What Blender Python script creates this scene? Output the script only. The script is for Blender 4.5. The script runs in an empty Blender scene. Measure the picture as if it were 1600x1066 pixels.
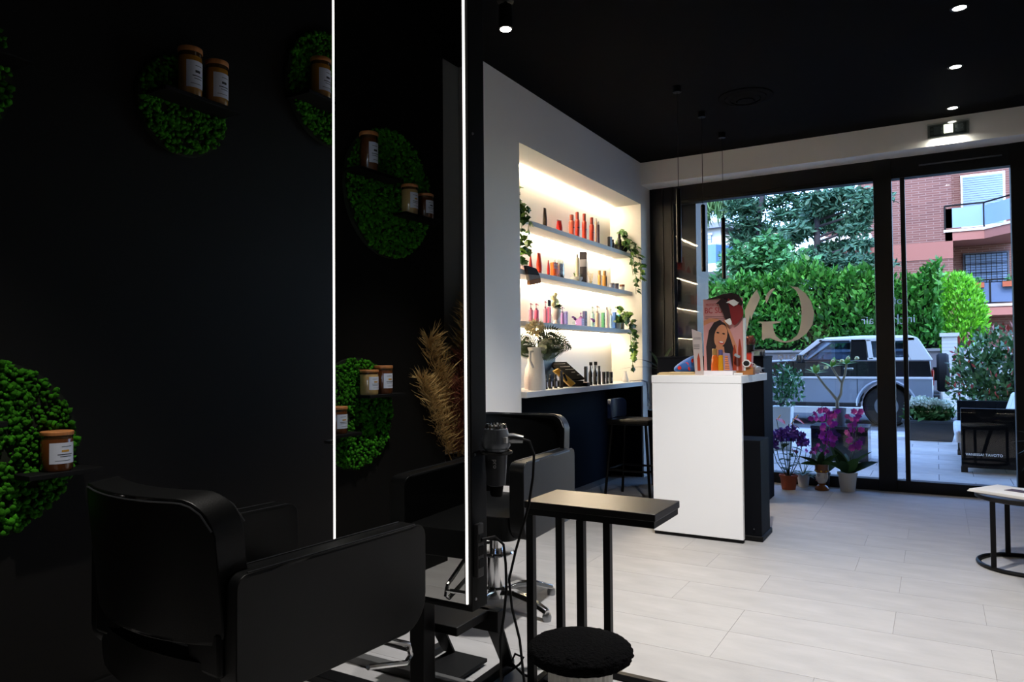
import bpy, bmesh, math, random
import numpy as np
from mathutils import Vector, Matrix, Euler
random.seed(7); rng = np.random.default_rng(7)
PI = math.pi
S = bpy.context.scene
COL = S.collection

# ------------------------------------------------------------------ camera
cam_d = bpy.data.cameras.new('camera'); cam = bpy.data.objects.new('camera', cam_d); COL.objects.link(cam)
cam_d.sensor_width = 36.0; cam_d.lens = 36*1136.55/1600; cam_d.clip_start = .05; cam_d.clip_end = 300
yaw, pit, rol = .52783, .023439, -.0083862
Fv = Vector((-math.sin(yaw)*math.cos(pit), math.cos(yaw)*math.cos(pit), math.sin(pit)))
R0 = Vector((math.cos(yaw), math.sin(yaw), 0)); U0 = R0.cross(Fv)
Rv = R0*math.cos(rol)+U0*math.sin(rol); Uv = U0*math.cos(rol)-R0*math.sin(rol)
m = Matrix((Rv, Uv, -Fv)).transposed().to_4x4(); m.translation = (0, 0, 1.2)
cam.matrix_world = m
S.camera = cam

# ------------------------------------------------------------------ sky, sun, exposure
S.view_settings.view_transform = 'Standard'; S.view_settings.look = 'None'
S.view_settings.exposure = 0.0; S.view_settings.gamma = 1.0; S.view_settings.use_curve_mapping = False
S.cycles.use_denoising = True
S.cycles.max_bounces = 10; S.cycles.diffuse_bounces = 4; S.cycles.glossy_bounces = 5; S.cycles.transparent_max_bounces = 16
S.cycles.caustics_reflective = False; S.cycles.caustics_refractive = False
S.cycles.sample_clamp_indirect = 6.0
W = bpy.data.worlds.new('sky'); S.world = W; W.use_nodes = True
wn = W.node_tree; wn.nodes.clear()
wo = wn.nodes.new('ShaderNodeOutputWorld'); wb = wn.nodes.new('ShaderNodeBackground'); ws = wn.nodes.new('ShaderNodeTexSky')
ws.sky_type = 'NISHITA'; ws.sun_disc = False; ws.sun_elevation = math.radians(42); ws.sun_rotation = math.radians(175)
ws.air_density = 1.0; ws.dust_density = .9; ws.ozone_density = 1.5
wb.inputs['Strength'].default_value = 1.3
wt = wn.nodes.new('ShaderNodeVectorMath'); wt.operation = 'MULTIPLY'; wt.inputs[1].default_value = (.82, .96, 1.18)
wn.links.new(ws.outputs[0], wt.inputs[0]); wn.links.new(wt.outputs[0], wb.inputs[0]); wn.links.new(wb.outputs[0], wo.inputs[0])

def lamp(name, typ, loc, energy, color=(1, 1, 1), aim=None, **kw):
    d = bpy.data.lights.new(name, typ); d.energy = energy; d.color = color
    for k, v in kw.items(): setattr(d, k, v)
    o = bpy.data.objects.new(name, d); COL.objects.link(o); o.location = loc
    if aim is not None:
        o.rotation_euler = (Vector(aim)-Vector(loc)).to_track_quat('-Z', 'Y').to_euler()
    return o
lamp('sun', 'SUN', (0, -10, 20), 2.7, (1, .95, .9), aim=(-2.5, 2, 8.5), angle=math.radians(.6))
WARM = (1, .94, .87); NEUT = (1, .975, .955)
# ceiling spotlights of the salon (most of them above and behind the camera)
lamp('ceiling_spot_desk', 'SPOT', (-.72, 3.1, 3.08), 415, NEUT, aim=(-.78, 3.5, 0), spot_size=math.radians(97), spot_blend=.8, shadow_soft_size=.05)
lamp('ceiling_spot_floor', 'SPOT', (.5, 2.9, 3.08), 205, NEUT, aim=(.45, 3.0, 0), spot_size=math.radians(88), spot_blend=.9, shadow_soft_size=.05)
lamp('ceiling_spot_chairs', 'SPOT', (-2.0, 3.39, 2.98), 45, NEUT, aim=(-2.1, 3.3, 0), spot_size=math.radians(70), spot_blend=.7, shadow_soft_size=.04)
lamp('ceiling_spot_jars', 'SPOT', (-1.5, 1.0, 3.1), 190, WARM, aim=(-1.75, .9, 0), spot_size=math.radians(62), spot_blend=.85, shadow_soft_size=.04)
for i, y in enumerate((4.79, 5.77, 6.72)):
    lamp('downlight_beam', 'SPOT', (.15, y, 3.13), (6, 2, 1.5)[i], NEUT, aim=(.15, y, 0), spot_size=math.radians(75), spot_blend=.9, shadow_soft_size=.04)

# ------------------------------------------------------------------ materials
def s2l(c):
    return tuple(((x/255)/12.92 if x/255 <= .04045 else ((x/255+.055)/1.055)**2.4) for x in c)
def mat(name, rgb, rough=.5, metal=0., spec=.5, var=0., scale=20., bump=0., bscale=None, emit=0., rand=0., island=0., coat=0., trans=0., stretch=None, sheen=0.):
    """procedural surface: rgb is sRGB 0-255; var = noise colour variation; rand/island = variation per object / per mesh piece"""
    M = bpy.data.materials.new(name); M.use_nodes = True
    nt = M.node_tree; P = nt.nodes['Principled BSDF']
    c = s2l(rgb)
    P.inputs['Base Color'].default_value = (*c, 1); P.inputs['Roughness'].default_value = rough
    P.inputs['Metallic'].default_value = metal; P.inputs['Specular IOR Level'].default_value = spec
    P.inputs['Coat Weight'].default_value = coat; P.inputs['Transmission Weight'].default_value = trans
    P.inputs['Sheen Weight'].default_value = sheen
    if emit:
        P.inputs['Emission Color'].default_value = (*c, 1); P.inputs['Emission Strength'].default_value = emit
    tc = None
    if var or bump:
        tc = nt.nodes.new('ShaderNodeTexCoord'); mp = nt.nodes.new('ShaderNodeMapping')
        nt.links.new(tc.outputs['Object'], mp.inputs[0])
        if stretch: mp.inputs['Scale'].default_value = stretch
    fac = None
    if var:
        n = nt.nodes.new('ShaderNodeTexNoise'); n.inputs['Scale'].default_value = scale; n.inputs['Detail'].default_value = 5
        nt.links.new(mp.outputs[0], n.inputs['Vector'])
        mr = nt.nodes.new('ShaderNodeMapRange'); mr.inputs['From Min'].default_value = .3; mr.inputs['From Max'].default_value = .7
        mr.inputs['To Min'].default_value = 1-var; mr.inputs['To Max'].default_value = 1+var
        nt.links.new(n.outputs['Fac'], mr.inputs['Value']); fac = mr.outputs[0]
    for amt, kind in ((rand, 'o'), (island, 'i')):
        if not amt: continue
        if kind == 'o': s = nt.nodes.new('ShaderNodeObjectInfo').outputs['Random']
        else: s = nt.nodes.new('ShaderNodeNewGeometry').outputs['Random Per Island']
        mr = nt.nodes.new('ShaderNodeMapRange'); mr.inputs['To Min'].default_value = 1-amt; mr.inputs['To Max'].default_value = 1+amt
        nt.links.new(s, mr.inputs['Value'])
        if fac is None: fac = mr.outputs[0]
        else:
            mu = nt.nodes.new('ShaderNodeMath'); mu.operation = 'MULTIPLY'
            nt.links.new(fac, mu.inputs[0]); nt.links.new(mr.outputs[0], mu.inputs[1]); fac = mu.outputs[0]
    if fac is not None:
        vm = nt.nodes.new('ShaderNodeVectorMath'); vm.operation = 'SCALE'; vm.inputs[0].default_value = c
        nt.links.new(fac, vm.inputs['Scale']); nt.links.new(vm.outputs[0], P.inputs['Base Color'])
    if bump:
        n2 = nt.nodes.new('ShaderNodeTexNoise'); n2.inputs['Scale'].default_value = bscale or scale*4; n2.inputs['Detail'].default_value = 4
        nt.links.new(mp.outputs[0], n2.inputs['Vector'])
        b = nt.nodes.new('ShaderNodeBump'); b.inputs['Strength'].default_value = bump; b.inputs['Distance'].default_value = .01
        nt.links.new(n2.outputs['Fac'], b.inputs['Height']); nt.links.new(b.outputs[0], P.inputs['Normal'])
    return M
def glass(name, tint=(1, 1, 1), f0=.03, rough=0.):
    """clear pane: lets light straight through, mirrors more at a slant"""
    M = bpy.data.materials.new(name); M.use_nodes = True; nt = M.node_tree; nt.nodes.clear()
    o = nt.nodes.new('ShaderNodeOutputMaterial'); mx = nt.nodes.new('ShaderNodeMixShader')
    t = nt.nodes.new('ShaderNodeBsdfTransparent'); t.inputs[0].default_value = (*tint, 1)
    g = nt.nodes.new('ShaderNodeBsdfGlossy'); g.inputs['Roughness'].default_value = rough
    lw = nt.nodes.new('ShaderNodeLayerWeight'); lw.inputs[0].default_value = .5
    pw = nt.nodes.new('ShaderNodeMath'); pw.operation = 'POWER'; pw.inputs[1].default_value = 4
    ml = nt.nodes.new('ShaderNodeMath'); ml.operation = 'MULTIPLY_ADD'; ml.inputs[1].default_value = .9; ml.inputs[2].default_value = f0
    nt.links.new(lw.outputs['Facing'], pw.inputs[0]); nt.links.new(pw.outputs[0], ml.inputs[0])
    nt.links.new(ml.outputs[0], mx.inputs[0]); nt.links.new(t.outputs[0], mx.inputs[1]); nt.links.new(g.outputs[0], mx.inputs[2])
    nt.links.new(mx.outputs[0], o.inputs[0])
    return M

M = {}
M['floor'] = mat('floor_vinyl', (168, 166, 165), .5, spec=.15, var=.085, scale=4, stretch=(.9, 2.4, 1), bump=.04, bscale=60, rand=.035)
M['joint'] = mat('joint_dark', (120, 117, 115), .8)
M['ceiling'] = mat('ceiling_black', (8, 8, 9), .9, spec=.06)
M['black_wall'] = mat('black_wall_paint', (18, 17, 16), .62, spec=.15, bump=.03, bscale=120)
M['white_wall'] = mat('white_wall_paint', (243, 240, 234), .85, spec=.2, bump=.02, bscale=150)
M['niche'] = mat('niche_white', (240, 228, 205), .8, spec=.2)
M['grey_wall'] = mat('grey_wall_paint', (150, 152, 152), .85)
M['pale_wall'] = mat('pale_wall_paint', (216, 213, 208), .85)
M['navy'] = mat('navy_lacquer', (9, 13, 24), .7, spec=.05)
M['frame'] = mat('window_frame_black', (9, 9, 10), .45, spec=.3)
M['leather'] = mat('black_leather', (6, 7, 8), .4, spec=.26, var=.25, scale=14, bump=.05, bscale=260)
M['seam'] = mat('leather_seam', (40, 42, 45), .4)
M['chrome'] = mat('chrome', (215, 215, 215), .14, metal=1)
M['steel'] = mat('brushed_steel', (150, 152, 155), .3, metal=1)
M['black_metal'] = mat('black_metal', (8, 8, 9), .45, spec=.18)
M['black_matt'] = mat('black_matt', (8, 8, 9), .7, spec=.2)
M['table_top'] = mat('table_top_black', (14, 13, 13), .36, spec=.35)
M['white_lac'] = mat('white_lacquer', (250, 250, 251), .5, spec=.25)
M['white'] = mat('white_paint', (235, 234, 230), .5)
M['shelf'] = mat('shelf_white', (214, 214, 212), .6)
M['boucle'] = mat('black_boucle', (9, 9, 10), .95, spec=.05, var=.35, scale=90, bump=1.0, bscale=140, sheen=.0)
M['ribbed'] = mat('white_ribbed', (225, 222, 215), .55)
M['mirror'] = mat('mirror_silver', (238, 240, 240), .0, metal=1)
M['led'] = mat('led_white', (255, 250, 243), .5, emit=2.2)
M['led_warm'] = mat('led_warm', (255, 232, 196), .5, emit=62.0)
M['lamp_glow'] = mat('lamp_glow', (255, 250, 240), .5, emit=14.0)
M['moss'] = mat('reindeer_moss', (50, 118, 18), .9, spec=.15, island=.45, var=.3, scale=40, bump=.6, bscale=90)
M['moss_back'] = mat('moss_backing', (16, 26, 8), .95)
M['wood_lid'] = mat('bamboo_lid', (196, 128, 74), .5, var=.18, scale=12, stretch=(1, 8, 1))
M['amber'] = mat('amber_filling', (176, 122, 40), .25, spec=.5, coat=.6)
M['brownjar'] = mat('brown_filling', (92, 50, 22), .25, coat=.6)
M['creamjar'] = mat('cream_filling', (182, 152, 100), .25, coat=.6)
M['label'] = mat('paper_label', (205, 212, 228), .7)
M['print'] = mat('label_print', (50, 52, 60), .7)
M['print_gold'] = mat('label_gold', (190, 140, 40), .6)
M['glass'] = glass('window_glass', (.97, .99, 1), .028)
M['carglass'] = glass('car_glass', (.62, .72, .82), .06)
M['clearglass'] = glass('clear_glass', (.93, .96, .95), .07)
M['vinyl'] = mat('window_vinyl_grey', (186, 186, 183), .6)
M['white_vinyl'] = mat('window_vinyl_white', (245, 245, 245), .6)
_nt = M['white_vinyl'].node_tree; _tr = _nt.nodes.new('ShaderNodeBsdfTranslucent'); _mx = _nt.nodes.new('ShaderNodeMixShader'); _mx.inputs[0].default_value = .75
_nt.links.new(_nt.nodes['Principled BSDF'].outputs[0], _mx.inputs[1]); _nt.links.new(_tr.outputs[0], _mx.inputs[2]); _nt.links.new(_mx.outputs[0], _nt.nodes['Material Output'].inputs[0])
def C(name, rgb, rough=.4, **k):
    if name not in M: M[name] = mat(name, rgb, rough, **k)
    return M[name]

# ------------------------------------------------------------------ mesh helpers
class MB:
    def __init__(s): s.v = []; s.f = []; s.mi = []; s.cur = 0
    def add(s, vs, fs):
        b = len(s.v); s.v += [tuple(v) for v in vs]
        for f in fs: s.f.append(tuple(i+b for i in f)); s.mi.append(s.cur)
        return s
    def box(s, x0, x1, y0, y1, z0, z1):
        return s.add([(x0,y0,z0),(x1,y0,z0),(x1,y1,z0),(x0,y1,z0),(x0,y0,z1),(x1,y0,z1),(x1,y1,z1),(x0,y1,z1)],
              [(0,3,2,1),(4,5,6,7),(0,1,5,4),(1,2,6,5),(2,3,7,6),(3,0,4,7)])
    def prism(s, poly, a, b, axis='y'):
        """polygon in the two other axes, extruded from a to b along axis"""
        n = len(poly)
        def P(p, t): return {'x': (t, p[0], p[1]), 'y': (p[0], t, p[1]), 'z': (p[0], p[1], t)}[axis]
        vs = [P(p, a) for p in poly]+[P(p, b) for p in poly]
        fs = [tuple(range(n)), tuple(range(2*n-1, n-1, -1))]+[(i, (i+1) % n, n+(i+1) % n, n+i) for i in range(n)]
        return s.add(vs, fs)
    def lathe(s, prof, seg=20, c=(0, 0, 0), sx=1, sy=1):
        vs = []; fs = []
        for r, z in prof:
            for k in range(seg):
                a = 2*PI*k/seg; vs.append((c[0]+r*sx*math.cos(a), c[1]+r*sy*math.sin(a), c[2]+z))
        n = len(prof)
        for i in range(n-1):
            for k in range(seg):
                k2 = (k+1) % seg; fs.append((i*seg+k, i*seg+k2, (i+1)*seg+k2, (i+1)*seg+k))
        fs.append(tuple(range(seg-1, -1, -1))); fs.append(tuple((n-1)*seg+k for k in range(seg)))
        return s.add(vs, fs)
    def tube(s, pts, r, seg=8, closed=False):
        pts = [Vector(p) for p in pts]; n = len(pts); vs = []; fs = []
        up = None
        for i, p in enumerate(pts):
            if closed: t = (pts[(i+1) % n]-pts[i-1])
            else: t = (pts[min(i+1, n-1)]-pts[max(i-1, 0)])
            t.normalize()
            if up is None:
                up = Vector((0, 0, 1)) if abs(t.z) < .9 else Vector((1, 0, 0))
            a = t.cross(up)
            if a.length < 1e-4: a = t.orthogonal()
            a.normalize(); b = a.cross(t).normalized(); up = b
            rr = r[i] if isinstance(r, (list, tuple)) else r
            for k in range(seg):
                q = 2*PI*k/seg; vs.append(p+a*rr*math.cos(q)+b*rr*math.sin(q))
        m_ = n if closed else n-1
        for i in range(m_):
            j = (i+1) % n
            for k in range(seg):
                k2 = (k+1) % seg; fs.append((i*seg+k, j*seg+k, j*seg+k2, i*seg+k2))
        if not closed:
            fs.append(tuple(range(seg))); fs.append(tuple((n-1)*seg+k for k in range(seg-1, -1, -1)))
        return s.add(vs, fs)
    def quad(s, a, b, c, d): return s.add([a, b, c, d], [(0, 1, 2, 3)])
    def mesh(s, name, mats, smooth=False):
        me = bpy.data.meshes.new(name); me.from_pydata(s.v, [], s.f)
        for m_ in (mats if isinstance(mats, list) else [mats]): me.materials.append(m_)
        if any(s.mi): me.polygons.foreach_set('material_index', s.mi)
        bm = bmesh.new(); bm.from_mesh(me); bmesh.ops.recalc_face_normals(bm, faces=bm.faces); bm.to_mesh(me); bm.free()
        if smooth: smoothen(me)
        me.update(); return me
    def build(s, name, mats, parent=None, loc=None, smooth=False, bevel=0., seg=2, rot=None):
        return obj(name, s.mesh(name, mats, smooth), parent, loc, rot, bevel, seg)
def smoothen(me, ang=40):
    me.polygons.foreach_set('use_smooth', [True]*len(me.polygons))
    try: me.set_sharp_from_angle(angle=math.radians(ang))
    except Exception: pass
def obj(name, me, parent=None, loc=None, rot=None, bevel=0., seg=2):
    o = bpy.data.objects.new(name, me); COL.objects.link(o)
    if parent: o.parent = parent
    if loc is not None: o.location = loc
    if rot is not None: o.rotation_euler = rot
    if bevel:
        b = o.modifiers.new('Bevel', 'BEVEL'); b.width = bevel; b.segments = seg; b.limit_method = 'ANGLE'; b.angle_limit = math.radians(35)
        b.harden_normals = False
        if not all(p.use_smooth for p in me.polygons): smoothen(me, 50)
    return o
def tag(o, label=None, cat=None, group=None, kind=None):
    if label: o['label'] = label
    if cat: o['category'] = cat
    if group: o['group'] = group
    if kind: o['kind'] = kind
    return o
def thing(name, label, cat, loc=(0, 0, 0), rz=0, group=None):
    o = bpy.data.objects.new(name, None); COL.objects.link(o); o.location = loc; o.rotation_euler = (0, 0, rz)
    o.empty_display_size = .05
    return tag(o, label, cat, group)
def dup(root, loc=None, rz=None, label=None, group=None, scale=None, parent=None):
    r = root.copy(); COL.objects.link(r)
    if loc is not None: r.location = loc
    if rz is not None: r.rotation_euler = (0, 0, rz)
    if scale is not None: r.scale = scale if not isinstance(scale, (int, float)) else (scale,)*3
    if label: r['label'] = label
    if group: r['group'] = group
    if parent: r.parent = parent
    for ch in list(root.children):
        dup(ch, parent=r)
    return r
def struct(name, mb, m_, **k):
    o = mb.build(name, m_, **k); o['kind'] = 'structure'; return o
def box(x0, x1, y0, y1, z0, z1): return MB().box(x0, x1, y0, y1, z0, z1)
def slab(w, h, t, r=(.04,)*4, nu=14, nv=18, bend=0., crown=0.):
    """rounded rectangle panel: x width, z height, y thickness; r = corner radii (bottom left, bottom right, top right, top left)"""
    mb = MB(); vs = []; zs = []
    for j in range(nv+1):
        q = j/nv; zs.append((.5-.5*math.cos(PI*q))*h)
    def edge(z, side):
        rb, rt = (r[0], r[3]) if side < 0 else (r[1], r[2])
        x = w/2
        if rb > 0 and z < rb: x = w/2-rb+math.sqrt(max(rb*rb-(rb-z)**2, 0))
        elif rt > 0 and z > h-rt: x = w/2-rt+math.sqrt(max(rt*rt-(z-(h-rt))**2, 0))
        return side*x
    def pt(i, j, s):
        z = zs[j]; a, b = edge(z, -1), edge(z, 1); x = a+(b-a)*i/nu
        y = s*t/2+bend*((2*x/w)**2)
        if crown: y += s*crown*(1-(2*x/w)**2)*(1-(2*z/h-1)**2)
        return (x, y, z)
    for s in (-1, 1):
        for j in range(nv+1):
            for i in range(nu+1): vs.append(pt(i, j, s))
    N = (nu+1)*(nv+1); idx = lambda s, i, j: s*N+j*(nu+1)+i
    fs = []
    for j in range(nv):
        for i in range(nu):
            fs.append((idx(0, i, j), idx(0, i+1, j), idx(0, i+1, j+1), idx(0, i, j+1)))
            fs.append((idx(1, i, j), idx(1, i, j+1), idx(1, i+1, j+1), idx(1, i+1, j)))
    ring = [(i, 0) for i in range(nu)]+[(nu, j) for j in range(nv)]+[(i, nv) for i in range(nu, 0, -1)]+[(0, j) for j in range(nv, 0, -1)]
    for k in range(len(ring)):
        a, b = ring[k], ring[(k+1) % len(ring)]
        fs.append((idx(0, *b), idx(0, *a), idx(1, *a), idx(1, *b)))
    return mb.add(vs, fs)
def text(name, body, size, m_, parent=None, loc=(0, 0, 0), rot=(PI/2, 0, 0), mirror=False, ext=.0006, outline=False, sx=1.):
    cu = bpy.data.curves.new(name, 'FONT'); cu.body = body; cu.size = size; cu.extrude = ext
    cu.align_x = 'CENTER'; cu.align_y = 'CENTER'; cu.resolution_u = 3
    tmp = bpy.data.objects.new('t', cu); COL.objects.link(tmp)
    me = bpy.data.meshes.new_from_object(tmp.evaluated_get(bpy.context.evaluated_depsgraph_get()))
    bpy.data.objects.remove(tmp)
    for v in me.vertices:
        v.co.x *= sx*(-1 if mirror else 1)
    if mirror: me.flip_normals()
    me.materials.clear(); me.materials.append(m_)
    o = obj(name, me, parent, loc, rot)
    if parent: o['kind'] = 'stuff'
    return o
def leafcloud(name, pts, size, m_, parent=None, asp=.5, up=.3, jit=.5, dirs=None, smooth=False):
    """many small folded leaves in one mesh"""
    pts = np.asarray(pts, float); n = len(pts)
    d = rng.normal(size=(n, 3)) if dirs is None else np.asarray(dirs, float)+jit*rng.normal(size=(n, 3))
    if dirs is None: d[:, 2] += up
    d /= np.linalg.norm(d, axis=1)[:, None]
    a = rng.normal(size=(n, 3)); w = np.cross(d, a); w /= np.linalg.norm(w, axis=1)[:, None]
    nrm = np.cross(w, d)
    L = size*(.6+.8*rng.random(n))[:, None]
    v = np.empty((n, 4, 3)); v[:, 0] = pts; v[:, 1] = pts+d*L*.5+w*L*asp*.5+nrm*L*.08; v[:, 2] = pts+d*L; v[:, 3] = pts+d*L*.5-w*L*asp*.5+nrm*L*.08
    return npmesh(name, v.reshape(-1, 3), np.arange(n*4).reshape(-1, 4), m_, parent)
def npmesh(name, v, f, m_, parent=None, smooth=False):
    me = bpy.data.meshes.new(name); k = f.shape[1]
    me.vertices.add(len(v)); me.vertices.foreach_set('co', np.asarray(v, np.float32).ravel())
    me.loops.add(f.size); me.loops.foreach_set('vertex_index', f.astype(np.int32).ravel())
    me.polygons.add(len(f)); me.polygons.foreach_set('loop_start', (np.arange(len(f))*k).astype(np.int32))
    me.polygons.foreach_set('loop_total', np.full(len(f), k, np.int32))
    me.update(calc_edges=True); me.materials.append(m_)
    if smooth: me.polygons.foreach_set('use_smooth', [True]*len(f))
    return obj(name, me, parent)
def ell(n, c, r, shell=.55):
    """points in an ellipsoid, mostly near its surface"""
    d = rng.normal(size=(n, 3)); d /= np.linalg.norm(d, axis=1)[:, None]
    q = (shell+(1-shell)*rng.random(n))[:, None]
    return np.asarray(c)+d*q*np.asarray(r)
def ico(sub=1):
    bm = bmesh.new(); bmesh.ops.create_icosphere(bm, subdivisions=sub, radius=1)
    v = np.array([x.co[:] for x in bm.verts]); f = np.array([[q.index for q in x.verts] for x in bm.faces]); bm.free(); return v, f
def leafmesh(name, L, w, m_, fold=.15, droop=.3, n=5, tip=1.0, base=.25):
    """one broad leaf from the origin along +x, drooping"""
    mb = MB(); vs = []
    for i in range(n+1):
        t = i/n; hw = w/2*(math.sin(PI*min(1, base+(1-base)*t))**.8 if t < 1 else 0)
        if i == 0: hw = w*.08
        x = L*t*(1-.15*droop*t); z = -droop*L*t*t+.0
        vs += [(x, hw, z+fold*hw), (x, 0, z), (x, -hw, z+fold*hw)]
    fs = []
    for i in range(n):
        a = i*3; fs += [(a, a+3, a+4, a+1), (a+1, a+4, a+5, a+2)]
    mb.add(vs, fs)
    me = mb.mesh(name, m_, smooth=False); me.polygons.foreach_set('use_smooth', [True]*len(me.polygons)); return me
def link(name, me, parent, loc, rot=(0, 0, 0), scale=1.):
    o = obj(name, me, parent, loc, rot); o.scale = (scale,)*3 if isinstance(scale, (int, float)) else scale; return o
# ------------------------------------------------------------------ the room
XL, YB, YF, CE = -2.545, 6.975, 7.227, 3.16
floor = struct('floor', box(-3.0, 3.3, -3.1, 7.34, -.1, -.0025), M['joint'])
TX, TY = .975, .31
tile_me = box(.0007, TX-.0007, .0007, TY-.0007, -.0025, 0).mesh('tile', M['floor'])
k = 0
for r in range(-11, 15):
    y0 = 2.925+TY*r
    off = -.805 if r in (0, 1, 3, 9, 10, 11, 12) else -.805+(.39 if r % 2 else .62)
    c0 = math.floor((-2.745-off)/TX)
    for c in range(c0, c0+8):
        x0 = off+c*TX; x1 = x0+TX; a, b = max(x0, -2.85 if y0 > 4.4 else -2.74), min(x1, 3.19); e = min(y0+TY, 7.225)
        if b-a < .02 or e-y0 < .02: continue
        if a == x0 and b == x1 and e == y0+TY: t = obj('tile', tile_me, floor, (x0, y0, 0))
        else: t = obj('tile', box(.0007, b-a-.0007, .0007, e-y0-.0007, -.0025, 0).mesh('tile', M['floor']), floor, (a, y0, 0))
struct('ceiling', box(-3.1, 3.4, -3.1, 7.34, CE, CE+.12), M['ceiling'])
struct('wall_left_black', box(-2.745, XL, .32, 3.2, 0, CE), M['black_wall'])
struct('wall_rear_left', box(-3.0, -2.746, -3.1, 4.49, 0, CE), M['grey_wall'])
struct('wall_stub', box(-2.746, -2.45, -.26, -.14, 0, CE), M['grey_wall'])
wl = MB().box(-2.746, XL, 3.2, 4.49, 0, CE).box(-3.0, XL, 4.49, 6.96, 2.74, CE).box(-3.0, XL, 6.96, 7.34, 0, CE).box(-3.0, -2.877, 4.49, 6.96, .93, 2.74)
struct('wall_left', wl, M['white_wall'])
struct('wall_left_lower', MB().box(-3.0, -2.877, 4.49, 6.96, 0, .93).box(-2.877, -2.56, 6.945, 6.96, 0, .91).box(-2.877, -2.56, 4.49, 4.505, 0, .91), M['navy'])
struct('wall_right', box(3.2, 3.4, -3.1, 7.34, 0, CE), M['pale_wall'])
struct('wall_rear', box(-3.0, 3.4, -3.25, -3.1, 0, CE), M['pale_wall'])
struct('wall_front_beam', box(XL, 3.2, YB, 7.34, 2.937, CE), M['white_wall'])
struct('wall_front_right', box(.8, 3.2, 7.2, 7.34, 0, 2.937), M['black_wall'])
struct('baseboard_left', box(XL, -2.53, .32, 3.2, 0, .09), M['black_matt'])
# shop front
fr = M['frame']
win = struct('window_1', MB().box(XL, -2.29, YF, 7.33, 0, 2.937).box(-2.29, -.46, YF, 7.33, 2.757, 2.937).box(-2.29, -.46, YF, 7.33, 0, .1).box(-.46, -.316, YF-.01, 7.33, 0, 2.937), fr, bevel=.004)
obj('window_bead', MB().box(-2.42, -2.40, YF-.012, YF, .0, 2.93).box(-2.33, -2.31, YF-.012, YF, 0, 2.93).box(-2.3, -.46, YF-.014, YF, 2.79, 2.81).box(-2.29, -.46, YF-.008, YF, .085, .1).mesh('window_bead', fr), win)
obj('window_pane', box(-2.29, -.46, 7.262, 7.27, .1, 2.757).mesh('window_pane', M['glass']), win)
door = struct('door_1', MB().box(-.316, .8, YF, 7.33, 2.757, 2.937).box(-.316, .8, YF, 7.33, 0, .1).box(.555, .8, YF-.01, 7.33, 0, 2.937).box(-.25, -.213, YF-.004, 7.3, .1, 2.757), fr, bevel=.004)
obj('door_pane', box(-.213, .555, 7.275, 7.283, .1, 2.757).mesh('door_pane', M['glass']), door)
obj('door_side_pane', box(-.316, -.25, 7.275, 7.283, .1, 2.757).mesh('door_side_pane', M['glass']), door)
obj('door_track', box(-.1, .5, YF-.02, YF, 2.84, 2.85).mesh('door_track', M['steel']), door)
obj('door_handle', box(-.245, -.225, YF-.03, YF-.004, 1.0, 1.25).mesh('door_handle', M['black_metal']), door)
struct('roof_canopy', box(-16, 14, 7.34, 9.1, 3.3, 3.5), M['grey_wall'])
struct('column_1', box(-2.5, -2.1, 7.36, 7.8, -.12, 3.3), M['frame'])

# window lettering (read from the street, so it is mirrored from in here)
def poly_thing(name, polys, y, m_, label, cat, t=.0012):
    bm = bmesh.new()
    for P in polys:
        vs = [bm.verts.new((x, y, z)) for x, z in P]; f = bm.faces.new(vs)
        g = bmesh.ops.extrude_face_region(bm, geom=[f]); bmesh.ops.translate(bm, verts=[v for v in g['geom'] if isinstance(v, bmesh.types.BMVert)], vec=(0, t, 0))
    bmesh.ops.triangulate(bm, faces=[f for f in bm.faces if len(f.verts) > 4]); bmesh.ops.recalc_face_normals(bm, faces=bm.faces)
    me = bpy.data.meshes.new(name); bm.to_mesh(me); bm.free(); me.materials.append(m_)
    return tag(obj(name, me), label, cat)
LETTER = [(-1.194,1.865),(-1.114,1.842),(-1.048,1.784),(-.999,1.704),(-.973,1.596),(-.991,1.49),(-1.043,1.408),(-1.122,1.349),(-1.214,1.324),(-1.271,1.328),(-1.323,1.347),(-1.37,1.37),(-1.411,1.367),(-1.435,1.35),(-1.447,1.356),(-1.444,1.51),(-1.486,1.523),(-1.485,1.531),(-1.268,1.528),(-1.274,1.516),(-1.344,1.506),(-1.339,1.445),(-1.317,1.39),(-1.277,1.353),(-1.231,1.336),(-1.179,1.351),(-1.127,1.392),(-1.104,1.445),(-1.088,1.535),(-1.084,1.636),(-1.099,1.739),(-1.126,1.807),(-1.16,1.842)]
QUILL2 = [(-1.315,1.853),(-1.356,1.837),(-1.392,1.803),(-1.411,1.754),(-1.4,1.698),(-1.369,1.777),(-1.339,1.818)]
QUILL = [(-1.486,1.845),(-1.458,1.757),(-1.495,1.672),(-1.53,1.60),(-1.545,1.545),(-1.5535,1.6),(-1.568,1.54),(-1.590,1.435),(-1.594,1.49),(-1.600,1.55),(-1.604,1.645),(-1.585,1.688),(-1.541,1.779)]
poly_thing('window_letter', [LETTER, QUILL2], 7.259, M['vinyl'], 'large grey mirrored letter G stuck on the shop window', 'lettering')
poly_thing('window_emblem', [QUILL], 7.259, M['vinyl'], 'grey brush-stroke emblem on the window beside the large mirrored letter', 'emblem')
for body, x, z, sz, lab in (('in', -.187, 1.515, .10, 'white script word mirrored on the sliding door glass'), ('of', -.282, 1.678, .095, 'small white script letters high on the narrow pane by the door'), ('th', -.284, 1.51, .13, 'white script letters t and h on the narrow pane by the door'), ('air', -.53, 1.51, .10, 'white script word on the fixed window just beside the black post')):
    o = text('window_script', body, sz, M['white_vinyl'], loc=(x, 7.2735 if x > -.4 else 7.2605, z), mirror=True)
    tag(o, lab, 'lettering')
t = thing('window_outline_text', 'row of pale outlined letters low on the window under the large letter', 'lettering', (-1.17, 7.2605, 1.185))
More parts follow.
